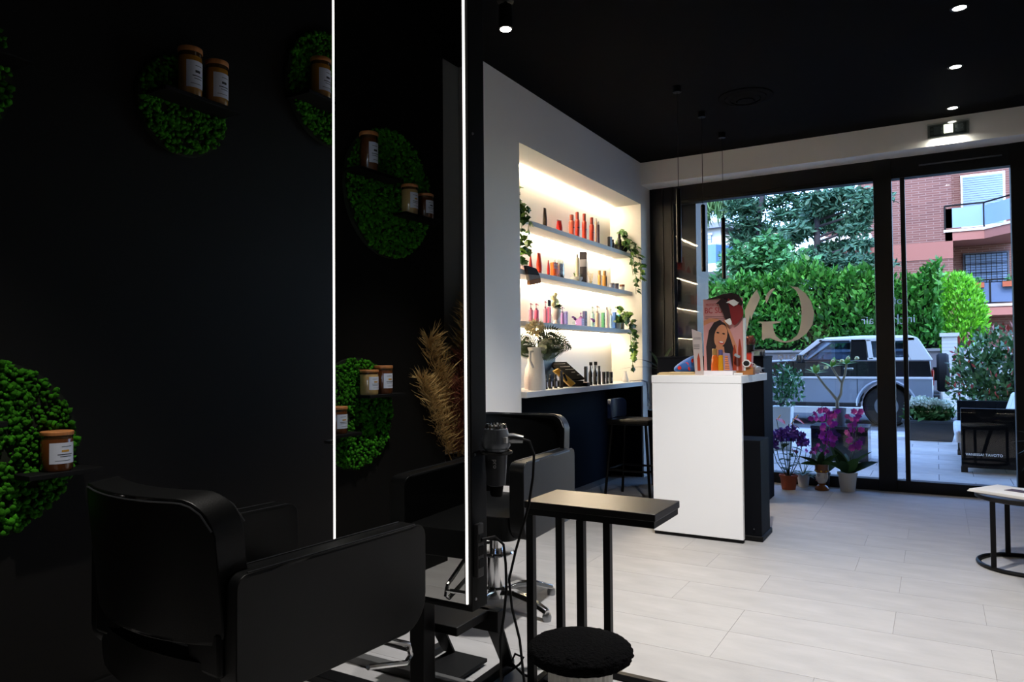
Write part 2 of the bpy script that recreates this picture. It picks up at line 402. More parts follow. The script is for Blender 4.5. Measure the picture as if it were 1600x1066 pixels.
for i, ch in enumerate('OIOIO'): text('letter', ch, .07, C('pale_vinyl', (150, 158, 172)), t, loc=(.055*(i-2), 0, 0), mirror=True)
tag(text('door_small_text', 'VANESSA! TAVOTO', .03, M['white_vinyl'], loc=(.33, 7.2735, .353), mirror=False), 'small dotted white text line low on the sliding door glass', 'lettering')

# ------------------------------------------------------------------ ceiling fittings
def downlight(x, y, lab):
    t = thing('recessed_downlight', lab, 'downlight', (x, y, CE), group='recessed downlights in a row')
    MB().lathe([(.034, 0), (.048, 0), (.048, -.004), (.036, -.006), (.034, 0)], 20).build('trim_ring', M['black_metal'], t, smooth=True)
    MB().lathe([(.0, -.001), (.034, -.001), (.034, -.0035), (0, -.0035)], 20).build('lens', M['lamp_glow'], t)
downlight(.15, 4.793, 'recessed downlight in the black ceiling, farthest from the window')
downlight(.15, 5.768, 'recessed downlight in the black ceiling, middle one of the row')
downlight(.15, 6.724, 'recessed downlight in the black ceiling, nearest the white beam')
t = thing('cylinder_spotlight', 'black cylinder spotlight under the ceiling near the mirror station', 'spotlight', (-2.0, 3.39, CE))
MB().lathe([(.045, 0), (.045, -.012), (.012, -.014), (.012, -.03), (.036, -.032), (.038, -.16), (.03, -.162)], 24).build('housing', M['black_metal'], t, smooth=True)
MB().lathe([(0, -.158), (.031, -.158), (.031, -.1645), (0, -.1645)], 20).build('lens', M['lamp_glow'], t)
t = thing('air_diffuser', 'round black air diffuser in the ceiling beside the pendants', 'air vent', (-1.21, 5.61, CE))
for i, (a, b) in enumerate(((.2, .165), (.15, .12), (.105, .075))):
    MB().lathe([(a, 0), (a, -.006-.006*i), (b, -.014-.008*i), (b-.008, -.014-.008*i), (a-.01, -.002)], 32).build('ring', M['ceiling'], t, smooth=True)
MB().lathe([(0, 0), (.06, 0), (.06, -.034), (.02, -.04), (0, -.04)], 24).build('hub', M['ceiling'], t, smooth=True)
for y, lab in ((5.13, 'black tube pendant on a thin cord, nearest the camera of three'), (5.77, 'black tube pendant on a thin cord, middle of three in front of the window'), (6.41, 'black tube pendant on a thin cord, closest to the window of three')):
    t = thing('pendant_lamp', lab, 'pendant lamp', (-1.588, y, CE), group='three tube pendants over the desk')
    MB().lathe([(.0, 0), (.03, 0), (.03, -.045), (0, -.045)], 20).build('ceiling_cap', M['black_metal'], t, smooth=True)
    MB().tube([(0, 0, -.04), (0, 0, -.75)], .0022, 6).build('cord', M['black_matt'], t)
    MB().lathe([(0, -.745), (.012, -.747), (.018, -.755), (.018, -1.28), (.014, -1.283), (.012, -1.26), (0, -1.26)], 18).build('tube_shade', M['black_metal'], t, smooth=True)
# emergency light on the beam
t = thing('emergency_light', 'lit rectangular emergency light fixed to the white beam above the door', 'emergency light', (.118, YB, 3.05))
box(-.145, .145, -.03, 0, -.055, .055).build('housing', C('em_grey', (120, 124, 122)), t, bevel=.006)
box(-.13, .13, -.034, -.03, -.042, .042).build('back_plate', C('em_dark', (52, 58, 60), .3), t)
box(-.03, .035, -.05, -.034, -.03, .04).build('lamp_cell', mat('em_glow', (250, 250, 225), .4, emit=2.2), t, bevel=.004)
for x in (-.115, -.045, .06, .1):
    for z in (-.02, .012):
        MB().lathe([(0, 0), (.012, 0), (.012, .008), (0, .008)], 12).build('cell', C('em_cell', (150, 155, 155), .25, metal=.6), t, loc=(x, -.034, z), rot=(PI/2, 0, 0))
for x in (-.08, .085): box(x-.022, x+.022, -.04, -.034, -.03, .034).build('louvre', C('em_louvre', (95, 102, 105), .3), t)
box(-.15, .15, -.056, -.05, -.06, .06).build('cover', M['clearglass'], t)
lamp('emergency_light_tube', 'AREA', (.118, YB-.05, 2.988), 1.6, (1, .98, .88), aim=(.118, YB-.01, 2.8), shape='RECTANGLE', size=.2, size_y=.03)

# ------------------------------------------------------------------ moss discs, shelves and jars on the black wall
iv, if_ = ico(1)
def moss_disc(y, z, r, lab):
    t = thing('moss_disc', lab, 'moss panel', (XL, y, z))
    MB().lathe([(0, 0), (r, 0), (r, .022), (0, .022)], 40).build('backing', M['moss_back'], t, rot=(0, PI/2, 0))
    n = int(r*r*21000); rr = r*np.sqrt(rng.random(n))*.985; a = rng.random(n)*2*PI
    c = np.stack([.022+.014*rng.random(n), rr*np.cos(a), rr*np.sin(a)], 1)
    s = .0045+.0075*rng.random(n)
    q = iv[None]*(1+.28*rng.normal(size=(n, len(iv), 1)))*s[:, None, None]+c[:, None]
    f = (if_[None]+(np.arange(n)*len(iv))[:, None, None]).reshape(-1, 3)
    o = npmesh('moss', q.reshape(-1, 3), f, M['moss'], t); o['kind'] = 'stuff'
moss_disc(1.797, 2.193, .192, 'small moss disc high on the black wall behind two jars')
moss_disc(2.598, 2.511, .275, 'moss disc highest on the black wall, partly hidden behind the mirror station')
moss_disc(1.115, .928, .280, 'moss disc low on the black wall beside the front chair')
moss_disc(.835, 2.091, .349, 'largest moss disc, seen in the mirror with two shelves')
def wall_shelf(y0, y1, z, lab, d=.13):
    o = box(XL, XL+d, y0, y1, z-.016, z).build('wall_shelf', M['black_matt'], None, bevel=.002)
    tag(o, lab, 'shelf')
wall_shelf(1.19, 1.42, .848, 'small black shelf across the low moss disc with one jar')
wall_shelf(.85, 1.13, 1.022, 'small black shelf with two jars on the low moss disc, seen in the mirror')
wall_shelf(1.63, 1.965, 2.205, 'small black shelf with two jars across the small high moss disc', .15)
wall_shelf(2.33, 2.66, 2.41, 'small black shelf with one jar across the highest moss disc', .15)
wall_shelf(.86, 1.2, 2.15, 'upper small black shelf with one jar on the largest moss disc')
wall_shelf(.5, .84, 1.985, 'lower small black shelf with two jars on the largest moss disc')
def jar(y, z, r, h, fill, lab, gold=False, x=XL+.075):
    t = thing('candle_jar', lab, 'jar', (x, y, z), group='jars on the moss wall shelves')
    MB().lathe([(0, 0), (r*.94, 0), (r, .006), (r, h*.80), (r*.97, h*.82), (0, h*.82)], 24).build('filling', fill, t, smooth=True)
    MB().lathe([(r*.99, h*.82), (r, h*.9), (r*.96, h*.9), (r*.95, h*.82)], 24).build('glass_neck', C('neck', (70, 48, 26), .15, coat=.5), t, smooth=True)
    MB().lathe([(0, h*.9), (r*1.03, h*.9), (r*1.05, h*.92), (r*1.05, h*.985), (r*1.0, h), (0, h)], 24).build('lid', M['wood_lid'], t, smooth=True)
    lb = MB(); n = 10; a0 = -.95; a1 = .85; R = r*1.012
    ring = lambda zz, R=R, a0=a0, a1=a1: [(R*math.cos(a0+(a1-a0)*i/n), R*math.sin(a0+(a1-a0)*i/n), zz) for i in range(n+1)]
    lb.add(ring(h*.2)+ring(h*.72), [(i, i+1, n+2+i, n+1+i) for i in range(n)])
    L = lb.build('paper_label', M['label'], t, smooth=True)
    pm = MB()
    for zz, c0, c1, hh in ((.42, -.45, .55, .018), (.37, -.3, .5, .014), (.27, -.6, .4, .01), (.62, -.2, .5, .012)):
        R2 = r*1.022
        pm.add([(R2*math.cos(c0+(c1-c0)*i/6), R2*math.sin(c0+(c1-c0)*i/6), h*(zz+s)) for s in (0, hh) for i in range(7)], [(i, i+1, 8+i, 7+i) for i in range(6)])
    pm.build('printed_line', M['print'], L)['kind'] = 'stuff'
    R2 = r*1.022
    MB().add([(R2*math.cos(-.2+.5*i/6), R2*math.sin(-.2+.5*i/6), h*s) for s in (.49, .54) for i in range(7)], [(i, i+1, 8+i, 7+i) for i in range(6)]).build('printed_mark', M['print_gold'] if gold else M['print'], L)
jar(1.30, .848, .046, .128, M['brownjar'], 'brown jar with bamboo lid alone on the low moss disc shelf', True)
jar(1.785, 2.205, .043, .20, M['amber'], 'amber jar, left of two on the shelf of the small high disc')
jar(1.905, 2.205, .043, .19, M['amber'], 'amber jar, right of two, with a black mark on its label')
jar(2.475, 2.41, .046, .20, M['amber'], 'amber jar on the highest shelf, next to the lit mirror edge')
jar(1.07, 2.15, .046, .20, M['brownjar'], 'dark amber jar alone on the upper shelf of the largest disc')
jar(.74, 1.985, .045, .165, M['creamjar'], 'cream-filled jar on the lower shelf of the largest disc', True)
jar(.60, 1.985, .045, .14, M['brownjar'], 'brown jar beside the cream one on the lower shelf of the largest disc')
jar(1.075, 1.022, .046, .125, M['creamjar'], 'cream jar with orange mark on the upper shelf of the low disc', True)
jar(.965, 1.022, .046, .145, M['brownjar'], 'brown jar with orange mark on the upper shelf of the low disc', True)

# pampas grass in a floor vase beside the black wall (seen in the mirror)
t = thing('pampas_vase', 'tall dark floor vase holding beige and rust pampas plumes, seen in the mirror', 'vase', (-2.58, .15, 0))
MB().lathe([(0, 0), (.1, 0), (.13, .12), (.13, .3), (.08, .48), (.06, .55), (.075, .6), (.06, .6), (.05, .5)], 28).build('vase_body', C('dark_ceramic', (40, 36, 34), .5), t, smooth=True)
tan = mat('pampas_tan', (206, 170, 108), .9, island=.25); rust = mat('pampas_rust', (136, 74, 56), .9, island=.25)
for i, (dx, dy, h0, h1, ln, mt_) in enumerate(((.02, -.06, .75, 1.47, .13, tan), (.0, .22, .72, 1.22, .11, tan), (.05, -.16, .75, 1.38, .12, tan), (.03, .02, .7, 1.12, .12, rust), (-.02, -.12, .72, 1.2, .12, rust), (.08, .1, .62, .95, .1, rust), (.12, -.08, .6, 1.05, .1, tan), (.02, .28, .62, 1.0, .09, tan))):
    dx += .05; dy *= 1.3; h1 += .09; pth = [(0, 0, .5), (dx*.3, dy*.3, h0), (dx*.8, dy*.8, (h0+h1)/2), (dx*1.2, dy*1.25, h1)]
    st = MB().tube(pth, .004, 5).build('stem', C('stem_tan', (150, 120, 70), .8), t)
    n = 1100; q = rng.random(n); P0 = np.array(pth[1]); P1 = np.array(pth[2]); P2 = np.array(pth[3])
    pts = (1-q)[:, None]**2*P0+(2*q*(1-q))[:, None]*P1+(q**2)[:, None]*P2
    rad = .05*np.sin(PI*np.clip(q*.9+.08, 0, 1))[:, None]
    d = rng.normal(size=(n, 3)); d[:, 2] = .55+.3*rng.random(n); d[:, :2] *= .8
    o = leafcloud('plume', pts+rad*rng.normal(size=(n, 3))*.6, ln, mt_, t, asp=.05, dirs=d, jit=.15); o['kind'] = 'stuff'
# ------------------------------------------------------------------ double-sided mirror station
YM = 1.941; X0, X1 = -1.884, -1.288; ZB = .405; ZT = 2.62
st = thing('mirror_station', 'tall black double-sided mirror station with lit white edges between two salon chairs', 'mirror', (0, 0, 0))
box(X0, X1, YM+.004, 2.036, ZB-.012, ZT).build('frame_panel', M['black_matt'], st, bevel=.003)
box(X0+.016, X1-.024, YM-.001, YM+.003, ZB+.012, ZT-.02).build('mirror', M['mirror'], st)
box(X0+.016, X1-.016, 2.036, 2.040, ZB+.012, ZT-.02).build('rear_mirror', M['mirror'], st)
for a in (X0+.006, X1-.0205):
    box(a, a+.0062, YM-.0012, YM+.004, ZB+.012, ZT-.02).build('light_strip', M['led'], st)
for z in (.40, .86, 1.9):
    MB().lathe([(0, 0), (.005, 0), (.004, .003), (0, .003)], 10).build('screw', M['steel'], st, loc=(X1, 1.965, z+.03), rot=(0, PI/2, 0))
box(-1.545, -1.485, 1.95, 2.015, .02, ZB-.01).build('post', M['black_metal'], st, bevel=.004)
for x, dx in ((-1.70, -.035), (-1.41, -.05)):
    mb = MB(); h = .028
    mb.add([(x-h, 2.235, .262), (x+h+.02, 2.235, .262), (x+h+.02+dx, 2.415, .02), (x-h+dx+.02, 2.415, .02), (x-h, 2.245, .266), (x+h+.02, 2.245, .266), (x+h+.02+dx, 2.425, .024), (x-h+dx+.02, 2.425, .024)],
           [(0, 1, 2, 3), (7, 6, 5, 4), (0, 4, 5, 1), (1, 5, 6, 2), (2, 6, 7, 3), (3, 7, 4, 0)]).build('foot_plate', M['black_metal'], st, bevel=.002)
box(-1.74, -1.36, 2.215, 2.26, .225, .30).build('foot_crossbar', M['black_metal'], st, bevel=.003)
box(-1.72, -1.40, 2.02, 2.24, .27, .30).build('foot_bracket', M['black_metal'], st, bevel=.003)
box(-1.80, -1.765, 2.19, 2.47, 0, .03).build('base_bar', M['black_metal'], st, bevel=.003)
box(-1.475, -1.44, 2.19, 2.47, 0, .03).build('base_bar', M['black_metal'], st, bevel=.003)
box(-2.12, -1.44, 2.18, 2.225, 0, .03).build('base_bar', C('bar_lit_grey', (96, 96, 95), .5, metal=.4), st, bevel=.003)  # front bar: light on its top face is put into the grey colour
box(-1.72, -1.54, 2.225, 2.43, .012, .026).build('base_plate', M['black_matt'], st, bevel=.002)
box(-2.12, -1.62, 1.98, 2.05, 0, .03).build('base_bar', M['black_metal'], st, bevel=.003)
ps = box(X1, X1+.016, 1.955, 1.99, .50, .67).build('socket_strip', C('socket_black', (20, 20, 22), .5), st, bevel=.003)
for z in (.53, .57, .61): box(X1+.016, X1+.018, 1.96, 1.985, z, z+.028).build('socket', M['black_matt'], ps)
def holder(x, y, ax, rr):
    mb = MB().tube([(x+rr*math.cos(a), y+rr*math.sin(a), .897) for a in [2*PI*i/22 for i in range(22)]], .005, 6, closed=True)
    mb.box(min(ax, x), max(ax, x), y-.012, y+.012, .893, .901)
    mb.build('dryer_holder', M['black_metal'], st, smooth=True)
holder(-1.232, 2.005, X1, .05); holder(-1.925, 2.005, X0, .04)
# hair dryer hanging nose down in the holder
t = thing('hair_dryer', 'grey hair dryer hanging nose down at the side of the mirror station', 'hair dryer', (-1.232, 2.005, .79))
hg = C('dryer_grey', (112, 117, 124), .3, metal=.35); hd = C('dryer_dark', (58, 60, 64), .35, metal=.2)
MB().lathe([(0, .112), (.036, .112), (.047, .128), (.046, .15), (.038, .182), (.030, .186), (0, .186)], 28).build('body', hg, t, smooth=True)
MB().lathe([(.024, .0), (.03, .003), (.034, .06), (.037, .112), (.0, .112)], 24).build('nozzle', hd, t, smooth=True)
MB().lathe([(.018, -.035), (.022, -.03), (.027, .004), (.0, .004)], 20, sx=1, sy=.5).build('concentrator', M['black_matt'], t, smooth=True)
cr = MB()
for i in range(16):
    a = 2*PI*i/16; cr.add([(math.cos(a+s)*r_, math.sin(a+s)*r_, z) for s in (-.09, .09) for r_, z in ((.026, .184), (.036, .184), (.033, .198), (.026, .2))], [(0, 1, 2, 3), (7, 6, 5, 4), (1, 5, 6, 2), (3, 2, 6, 7), (0, 3, 7, 4)])
cr.build('intake_ring', M['chrome'], t)
MB().lathe([(0, .186), (.026, .186), (.026, .192), (0, .194)], 20).build('intake_grille', M['steel'], t, smooth=True)
MB().tube([(.03, .012, .150), (.05, .025, .152), (.078, .04, .148)], [.017, .016, .012], 14).build('handle', M['steel'], t, smooth=True)
box(.035, .05, -.02, -.008, .14, .158).build('badge', C('badge', (190, 190, 190)), t, rot=(0, 0, 0))
text('printed_mark', 'pro', .02, C('print_light', (180, 180, 180)), t, loc=(.02, -.0385, .075), rot=(PI/2, PI/2, .45))
MB().tube([(-1.156, 2.045, .938), (-1.145, 2.07, .93), (-1.150, 2.11, .881), (-1.160, 2.12, .807), (-1.177, 2.12, .711), (-1.192, 2.12, .663), (-1.228, 2.12, .557), (-1.255, 2.12, .456), (-1.245, 2.12, .363), (-1.216, 2.12, .262), (-1.200, 2.12, .125), (-1.19, 2.1, .02), (-1.15, 2.05, .006)], .0045, 8).build('dryer_cable', M['black_matt'], None, smooth=True)
tag(bpy.data.objects['dryer_cable'], 'long black cable running from the hair dryer handle down to the floor', 'cable')
MB().tube([(X1+.02, 1.972, .62), (-1.255, 2.03, .618), (-1.240, 2.06, .588), (-1.232, 2.06, .527), (-1.230, 2.06, .444), (-1.240, 2.06, .359), (-1.255, 2.06, .274), (-1.252, 2.06, .138), (-1.27, 2.09, .02), (-1.36, 2.2, .006), (-1.40, 2.32, .03), (-1.349, 2.35, .071), (-1.332, 2.35, .098), (-1.368, 2.35, .105), (-1.385, 2.35, .07), (-1.34, 2.36, .03), (-1.26, 2.4, .006), (-1.1, 2.42, .006)], .0045, 8).build('socket_cable', M['black_matt'], None, smooth=True)
tag(bpy.data.objects['socket_cable'], 'black cable plugged into the socket strip and looped on the floor', 'cable')

# ------------------------------------------------------------------ salon chairs
def make_chair(label, loc, rz, zb):
    t = thing('salon_chair', label, 'chair', loc, rz, group='black leather salon chairs at the mirror station')
    def rnd(mb, name, par, loc, rot=(0, 0, 0), bv=.014):
        o = mb.build(name, M['leather'], par, loc, smooth=False, bevel=bv, seg=3, rot=rot); return o
    # backrest: curved pad with rounded top corners
    b = rnd(slab(.53, .91-zb-.128, .072, (.03, .03, .085, .085), bend=.055), 'backrest', t, (0, -.30, zb+.128), (math.radians(6), 0, 0))
    mb = MB()
    for s in (-.036, .036):
        pts = []
        for i in range(25):
            u = -1+2*i/24; x = u*.262
            HB = .91-zb-.128; z = HB if abs(x) < .18 else HB-.085+math.sqrt(max(.085**2-(abs(x)-.18)**2, 0))
            pts.append((x, s+.055*u*u+(.004 if s > 0 else -.004), z-.008))
        mb.tube(pts, .0022, 5)
    mb.build('piping', M['seam'], b, smooth=True)
    # seat shell behind and below the slit, seat cushion
    rnd(slab(.55, .105, .065, (.06, .06, .01, .01), bend=.05), 'back_panel', t, (0, -.285, zb-.02))
    for s in (-1, 1): rnd(box(-.06, .06, -.03, .03, 0, .10), 'back_strut', t, (s*.20, -.262, zb+.06), bv=.01)
    rnd(slab(.47, .56, .105, (.03, .03, .05, .05), crown=.012), 'seat', t, (0, -.25, zb+.05), (-PI/2, 0, 0), .02)
    for s in (-1, 1):
        a = rnd(slab(.60, .745-zb, .07, (.07, .09, .035, .03)), 'armrest', t, (s*.268, .02, zb), (0, 0, PI/2), .012)
        pm = MB()
        for q in (-.03, .03): pm.tube([(-.27, q, .7465-zb), (.26, q, .7465-zb)], .0018, 5)
        pm.build('stitching', M['seam'], a)
    MB().lathe([(0, zb-.022), (.16, zb-.022), (.16, zb-.002), (0, zb-.002)], 24).build('seat_plate', M['black_metal'], t)
    MB().lathe([(0, .05), (.045, .05), (.045, .24), (.052, .245), (.052, .265), (.034, .27), (.034, zb-.02), (0, zb-.02)], 28).build('column', M['chrome'], t, smooth=True)
    MB().lathe([(.04, .252), (.085, .255), (.09, .262), (.085, .27), (.04, .272)], 28).build('column_ring', M['chrome'], t, smooth=True)
    MB().lathe([(0, .04), (.055, .045), (.055, .09), (.046, .1), (0, .1)], 24).build('hub', M['chrome'], t, smooth=True)
    MB().tube([(.03, .0, .3), (.10, .02, .3), (.16, .04, .285)], .007, 8).build('pump_lever', M['chrome'], t, smooth=True)
    lg = None
    for i in range(5):
        a = rad = 2*PI*i/5+.35
        if lg is None:
            mb = MB(); P = [(.03, .075, .03), (.12, .088, .026), (.22, .075, .022), (.32, .04, .018)]
            vs = []
            for x, z, w in P: vs += [(x, -w, z-.012), (x, w, z-.012), (x, w*.7, z+.012), (x, -w*.7, z+.012)]
            fs = [(0, 1, 2, 3), (15, 14, 13, 12)]
            for q in range(3):
                for e in range(4): fs.append((q*4+e, q*4+4+e, q*4+4+(e+1) % 4, q*4+(e+1) % 4))
            me = mb.add(vs, fs).mesh('base_leg', M['chrome'], True)
            fm = MB().lathe([(0, 0), (.02, 0), (.022, .02), (.018, .034), (0, .034)], 14, c=(.315, 0, 0)).mesh('foot_cap', M['steel'], True)
        L = obj('base_leg', me, t, rot=(0, 0, a), bevel=.004); obj('foot_cap', fm, L)
        lg = 1
    fr_ = MB()
    for s in (-.02, .2):
        fr_.tube([(s, .15, zb-.01), (s, .24, zb-.03), (s, .36, .375), (s, .37, .34), (s, .35, .325), (s, .2, .365)], .008, 8)
    fr_.tube([(-.02, .365, .358), (.2, .365, .358)], .008, 8)
    fr_.build('footrest', M['chrome'], t, smooth=True)
    return t
make_chair('black leather salon chair in the foreground, seen from behind, facing the mirror', (-1.56, 1.335, 0), math.radians(-4), .462)
make_chair('black leather salon chair behind the mirror station, facing the camera', (-1.865, 3.03, -.02+.02), math.radians(180+4), .40)

# ------------------------------------------------------------------ side table and stool
t = thing('side_table', 'slim black steel side table with rectangular top between chair and desk', 'table', (0, 0, 0))
tp = box(-1.305, -.81, 2.315, 2.58, .655, .68).build('table_top', M['table_top'], t, bevel=.002)
box(-1.30, -.815, 2.32, 2.575, .632, .655).build('top_frame', M['black_metal'], t)
for x, y in ((-1.285, 2.33), (-1.285, 2.565), (-1.085, 2.33), (-1.085, 2.565)):
    box(x-.014, x+.014, y-.014, y+.014, .0, .632).build('leg', M['black_metal'], t, bevel=.002)
for y in (2.33, 2.565): box(-1.285, -.82, y-.014, y+.014, 0, .024).build('foot_bar', M['black_metal'], t, bevel=.002)
box(-1.299, -1.271, 2.33, 2.565, 0, .024).build('foot_bar', M['black_metal'], t, bevel=.002)
t = thing('stool', 'round stool with black boucle seat on a white ribbed drum base', 'stool', (-.885, 1.885, 0))
bs = MB(); seg = 96
pr = [(0, 0), (.088, 0), (.09, .34), (0, .34)]
for r_, z in pr:
    for k in range(seg):
        a = 2*PI*k/seg; q = r_*(1+.045*(abs(math.sin(a*16))-.5)) if r_ else 0
        bs.v.append((q*math.cos(a), q*math.sin(a), z))
for i in range(3):
    for k in range(seg): bs.f.append((i*seg+k, i*seg+(k+1) % seg, (i+1)*seg+(k+1) % seg, (i+1)*seg+k)); bs.mi.append(0)
bs.build('drum_base', M['ribbed'], t)
v, f = ico(5); v = v.copy(); v[:, 2] = np.sign(v[:, 2])*np.abs(v[:, 2])**.7
h = rng.normal(size=len(v)); v = v*(1+.012*h)[:, None]*np.array([.148, .148, .034])+np.array([0, 0, .372])
npmesh('seat', v, f, M['boucle'], t, True)

# ------------------------------------------------------------------ shelving niche
for z, lab in ((2.245, 'top white lit shelf in the wall niche with coral bottles'), (1.86, 'second white lit shelf in the wall niche with red tubes'), (1.475, 'third white lit shelf in the wall niche with pastel bottles')):
    t = thing('niche_shelf', lab, 'shelf', (0, 0, z))
    box(-2.877, -2.645, 4.492, 6.958, -.038, 0).build('board', M['shelf'], t, bevel=.002)
    box(-2.870, -2.836, 4.52, 6.93, -.044, -.038).build('light_strip', M['led_warm'], t)
t = thing('niche_light', 'warm light strip along the ceiling of the wall niche', 'light', (0, 0, 2.74))
box(-2.870, -2.836, 4.52, 6.93, -.008, 0).build('light_strip', M['led_warm'], t)
tag(box(-2.876, -2.51, 4.508, 6.943, .915, .958).build('niche_counter', M['shelf'], None, bevel=.003), 'white counter board along the bottom of the lit niche', 'counter')
PC = {'darkbrown': (62, 48, 40), 'red': (205, 40, 36), 'coral': (240, 110, 84), 'coral2': (222, 82, 66), 'coral3': (198, 66, 44), 'beige': (206, 178, 158), 'plum': (70, 44, 52), 'black': (16, 16, 18), 'orangered': (222, 60, 30), 'orange': (238, 112, 34), 'greyred': (150, 112, 96), 'stone': (196, 186, 160), 'darkbox': (44, 38, 46), 'pink': (240, 150, 178), 'rose': (226, 106, 142), 'gold': (214, 160, 84), 'goldblack': (190, 138, 66), 'greyblue': (150, 156, 176), 'greydark': (84, 84, 96), 'brownlid': (206, 206, 204), 'clear': (238, 208, 208), 'purple': (176, 132, 196), 'lilac': (130, 126, 190), 'mauve': (160, 96, 160), 'navy': (66, 62, 104), 'mint': (186, 224, 208), 'palepink': (246, 214, 214), 'green': (86, 168, 120), 'paleblue': (160, 196, 232), 'blue': (58, 104, 176), 'cyan': (96, 196, 224), 'blacklab': (20, 20, 23)}
def pm(c): return C('product_'+c, PC[c], .38, coat=.15)
def product(kind, c, d, h, loc, label, cat, group):
    nm = {'tube_up': 'tube', 'tube_down': 'tube', 'bottle': 'bottle', 'slim': 'slim_bottle', 'square': 'product_box', 'pump': 'pump_bottle', 'spray': 'spray_bottle', 'jar': 'cosmetic_jar', 'cone': 'cone_bottle', 'pack': 'gift_pack'}[kind]
    if cat in ('tube', 'ornament') and kind == 'slim': nm = 'ornament' if cat == 'ornament' else 'tube'
    if cat == 'bottle' and kind == 'square': nm = 'square_bottle'
    t = thing(nm, label, cat, loc, random.uniform(-.3, .3), group); m_ = pm(c); r = d/2
    dk = C('cap_'+c, tuple(max(8, int(x*.72)) for x in PC[c]), .4)
    def label_part(w, z0, z1, rr):
        n = 8; a0 = -.8; mb = MB()
        mb.add([(rr*math.cos(a0+1.6*i/n), rr*math.sin(a0+1.6*i/n), z) for z in (z0, z1) for i in range(n+1)], [(i, i+1, n+2+i, n+1+i) for i in range(n)])
        mb.build('paper_label', w, t, smooth=True)
    if kind == 'bottle':
        MB().lathe([(0, 0), (r*.95, 0), (r, h*.02), (r, h*.66), (r*.9, h*.7), (r*.62, h*.73), (0, h*.73)], 20).build('bottle_body', m_, t, smooth=True)
        MB().lathe([(0, h*.73), (r*.68, h*.73), (r*.70, h*.97), (r*.62, h), (0, h)], 18).build('cap', dk, t, smooth=True)
        if c == 'blacklab': label_part(M['label'], h*.12, h*.5, r*1.02)
        if c == 'goldblack': label_part(M['print'], h*.1, h*.62, r*1.02)
        if c.startswith('coral'): label_part(C('print_plum', (110, 48, 50)), h*.38, h*.42, r*1.015)
    elif kind == 'slim':
        MB().lathe([(0, 0), (r, 0), (r, h*.84), (r*.7, h*.87), (0, h*.87)], 16).build('bottle_body', m_, t, smooth=True)
        MB().lathe([(0, h*.87), (r*.55, h*.87), (r*.5, h), (0, h)], 12).build('cap', C('cap_grey', (150, 148, 144)), t, smooth=True)
    elif kind == 'jar':
        MB().lathe([(0, 0), (r*.96, 0), (r, h*.05), (r, h*.66), (0, h*.66)], 20).build('jar_body', m_, t, smooth=True)
        MB().lathe([(0, h*.66), (r*1.03, h*.66), (r*1.03, h*.97), (r*.97, h), (0, h)], 20).build('lid', C('lid_brown', (112, 62, 36)) if c == 'brownlid' else dk, t, smooth=True)
        if c == 'blacklab': label_part(C('print_light', (180, 180, 180)), h*.2, h*.5, r*1.02)
    elif kind == 'square':
        s = r*.88
        box(-s, s, -s, s, 0, h).build('box_body', m_, t, bevel=.0015)
        if c == 'darkbox':
            box(-s-.001, s+.001, -s-.001, s+.001, h*.52, h*.75).build('grey_band', C('band_grey', (150, 150, 158)), t)
        elif c in ('rose', 'purple', 'blue', 'green', 'navy', 'cyan'):
            for z in (.2, .45, .7): box(s, s+.0012, -s*.7, s*.7, h*z, h*(z+.12)).build('printed_panel', dk, t)
        else: box(-s-.0008, s+.0008, -s-.0008, s+.0008, h*.86, h*.9).build('seam_line', dk, t)
    elif kind == 'pump':
        MB().lathe([(0, 0), (r*.96, 0), (r, h*.02), (r, h*.62), (r*.85, h*.66), (0, h*.68)], 20).build('bottle_body', m_, t, smooth=True)
        MB().lathe([(0, h*.67), (r*.5, h*.67), (r*.5, h*.75), (0, h*.75)], 14).build('collar', dk, t, smooth=True)
        MB().tube([(0, 0, h*.75), (0, 0, h*.93)], r*.16, 8).lathe([(0, h*.92), (r*.36, h*.92), (r*.36, h), (0, h)], 12).tube([(0, 0, h*.96), (r*.95, 0, h*.94), (r*1.05, 0, h*.88)], r*.14, 6).build('pump', dk, t, smooth=True)
    elif kind == 'spray':
        MB().lathe([(0, 0), (r*.96, 0), (r, h*.03), (r, h*.52), (r*.4, h*.66), (r*.36, h*.72), (0, h*.72)], 20).build('bottle_body', m_, t, smooth=True)
        box(-r*.5, r*1.0, -r*.4, r*.4, h*.86, h).build('spray_head', M['black_matt'], t, bevel=.003)
        MB().tube([(0, 0, h*.72), (0, 0, h*.9)], r*.3, 8).tube([(r*.7, 0, h*.88), (r*.95, 0, h*.78), (r*.8, 0, h*.72)], r*.12, 6).build('trigger', M['black_matt'], t, smooth=True)
        n = 0; label_part(C('print_light', (180, 180, 180)), h*.15, h*.36, r*1.02)
    elif kind == 'cone':
        MB().lathe([(0, 0), (r, 0), (r*1.0, h*.04), (r*.24, h*.86), (0, h*.86)], 20).build('bottle_body', m_, t, smooth=True)
        MB().lathe([(0, h*.86), (r*.26, h*.86), (r*.2, h), (0, h)], 14).build('cap', dk, t, smooth=True)
    elif kind in ('tube_up', 'tube_down'):
        mb = MB(); n = 16; vs = []
        lv = [(0.0, 1, 1), (.3, 1, 1), (.7, 1, .6), (1.0, 1.05, .08)]
        for q, a, b in lv: vs += [(r*b*math.cos(2*PI*k/n), r*a*math.sin(2*PI*k/n), h*(.14+.86*q)) for k in range(n)]
        fs = [tuple(range(n-1, -1, -1)), tuple(3*n+k for k in range(n))]+[(i*n+k, i*n+(k+1) % n, (i+1)*n+(k+1) % n, (i+1)*n+k) for i in range(3) for k in range(n)]
        mb.add(vs, fs).build('tube_body', m_, t, smooth=True)
        MB().lathe([(0, 0), (r*.9, 0), (r*.9, h*.14), (0, h*.14)], 16).build('cap', dk, t, smooth=True)
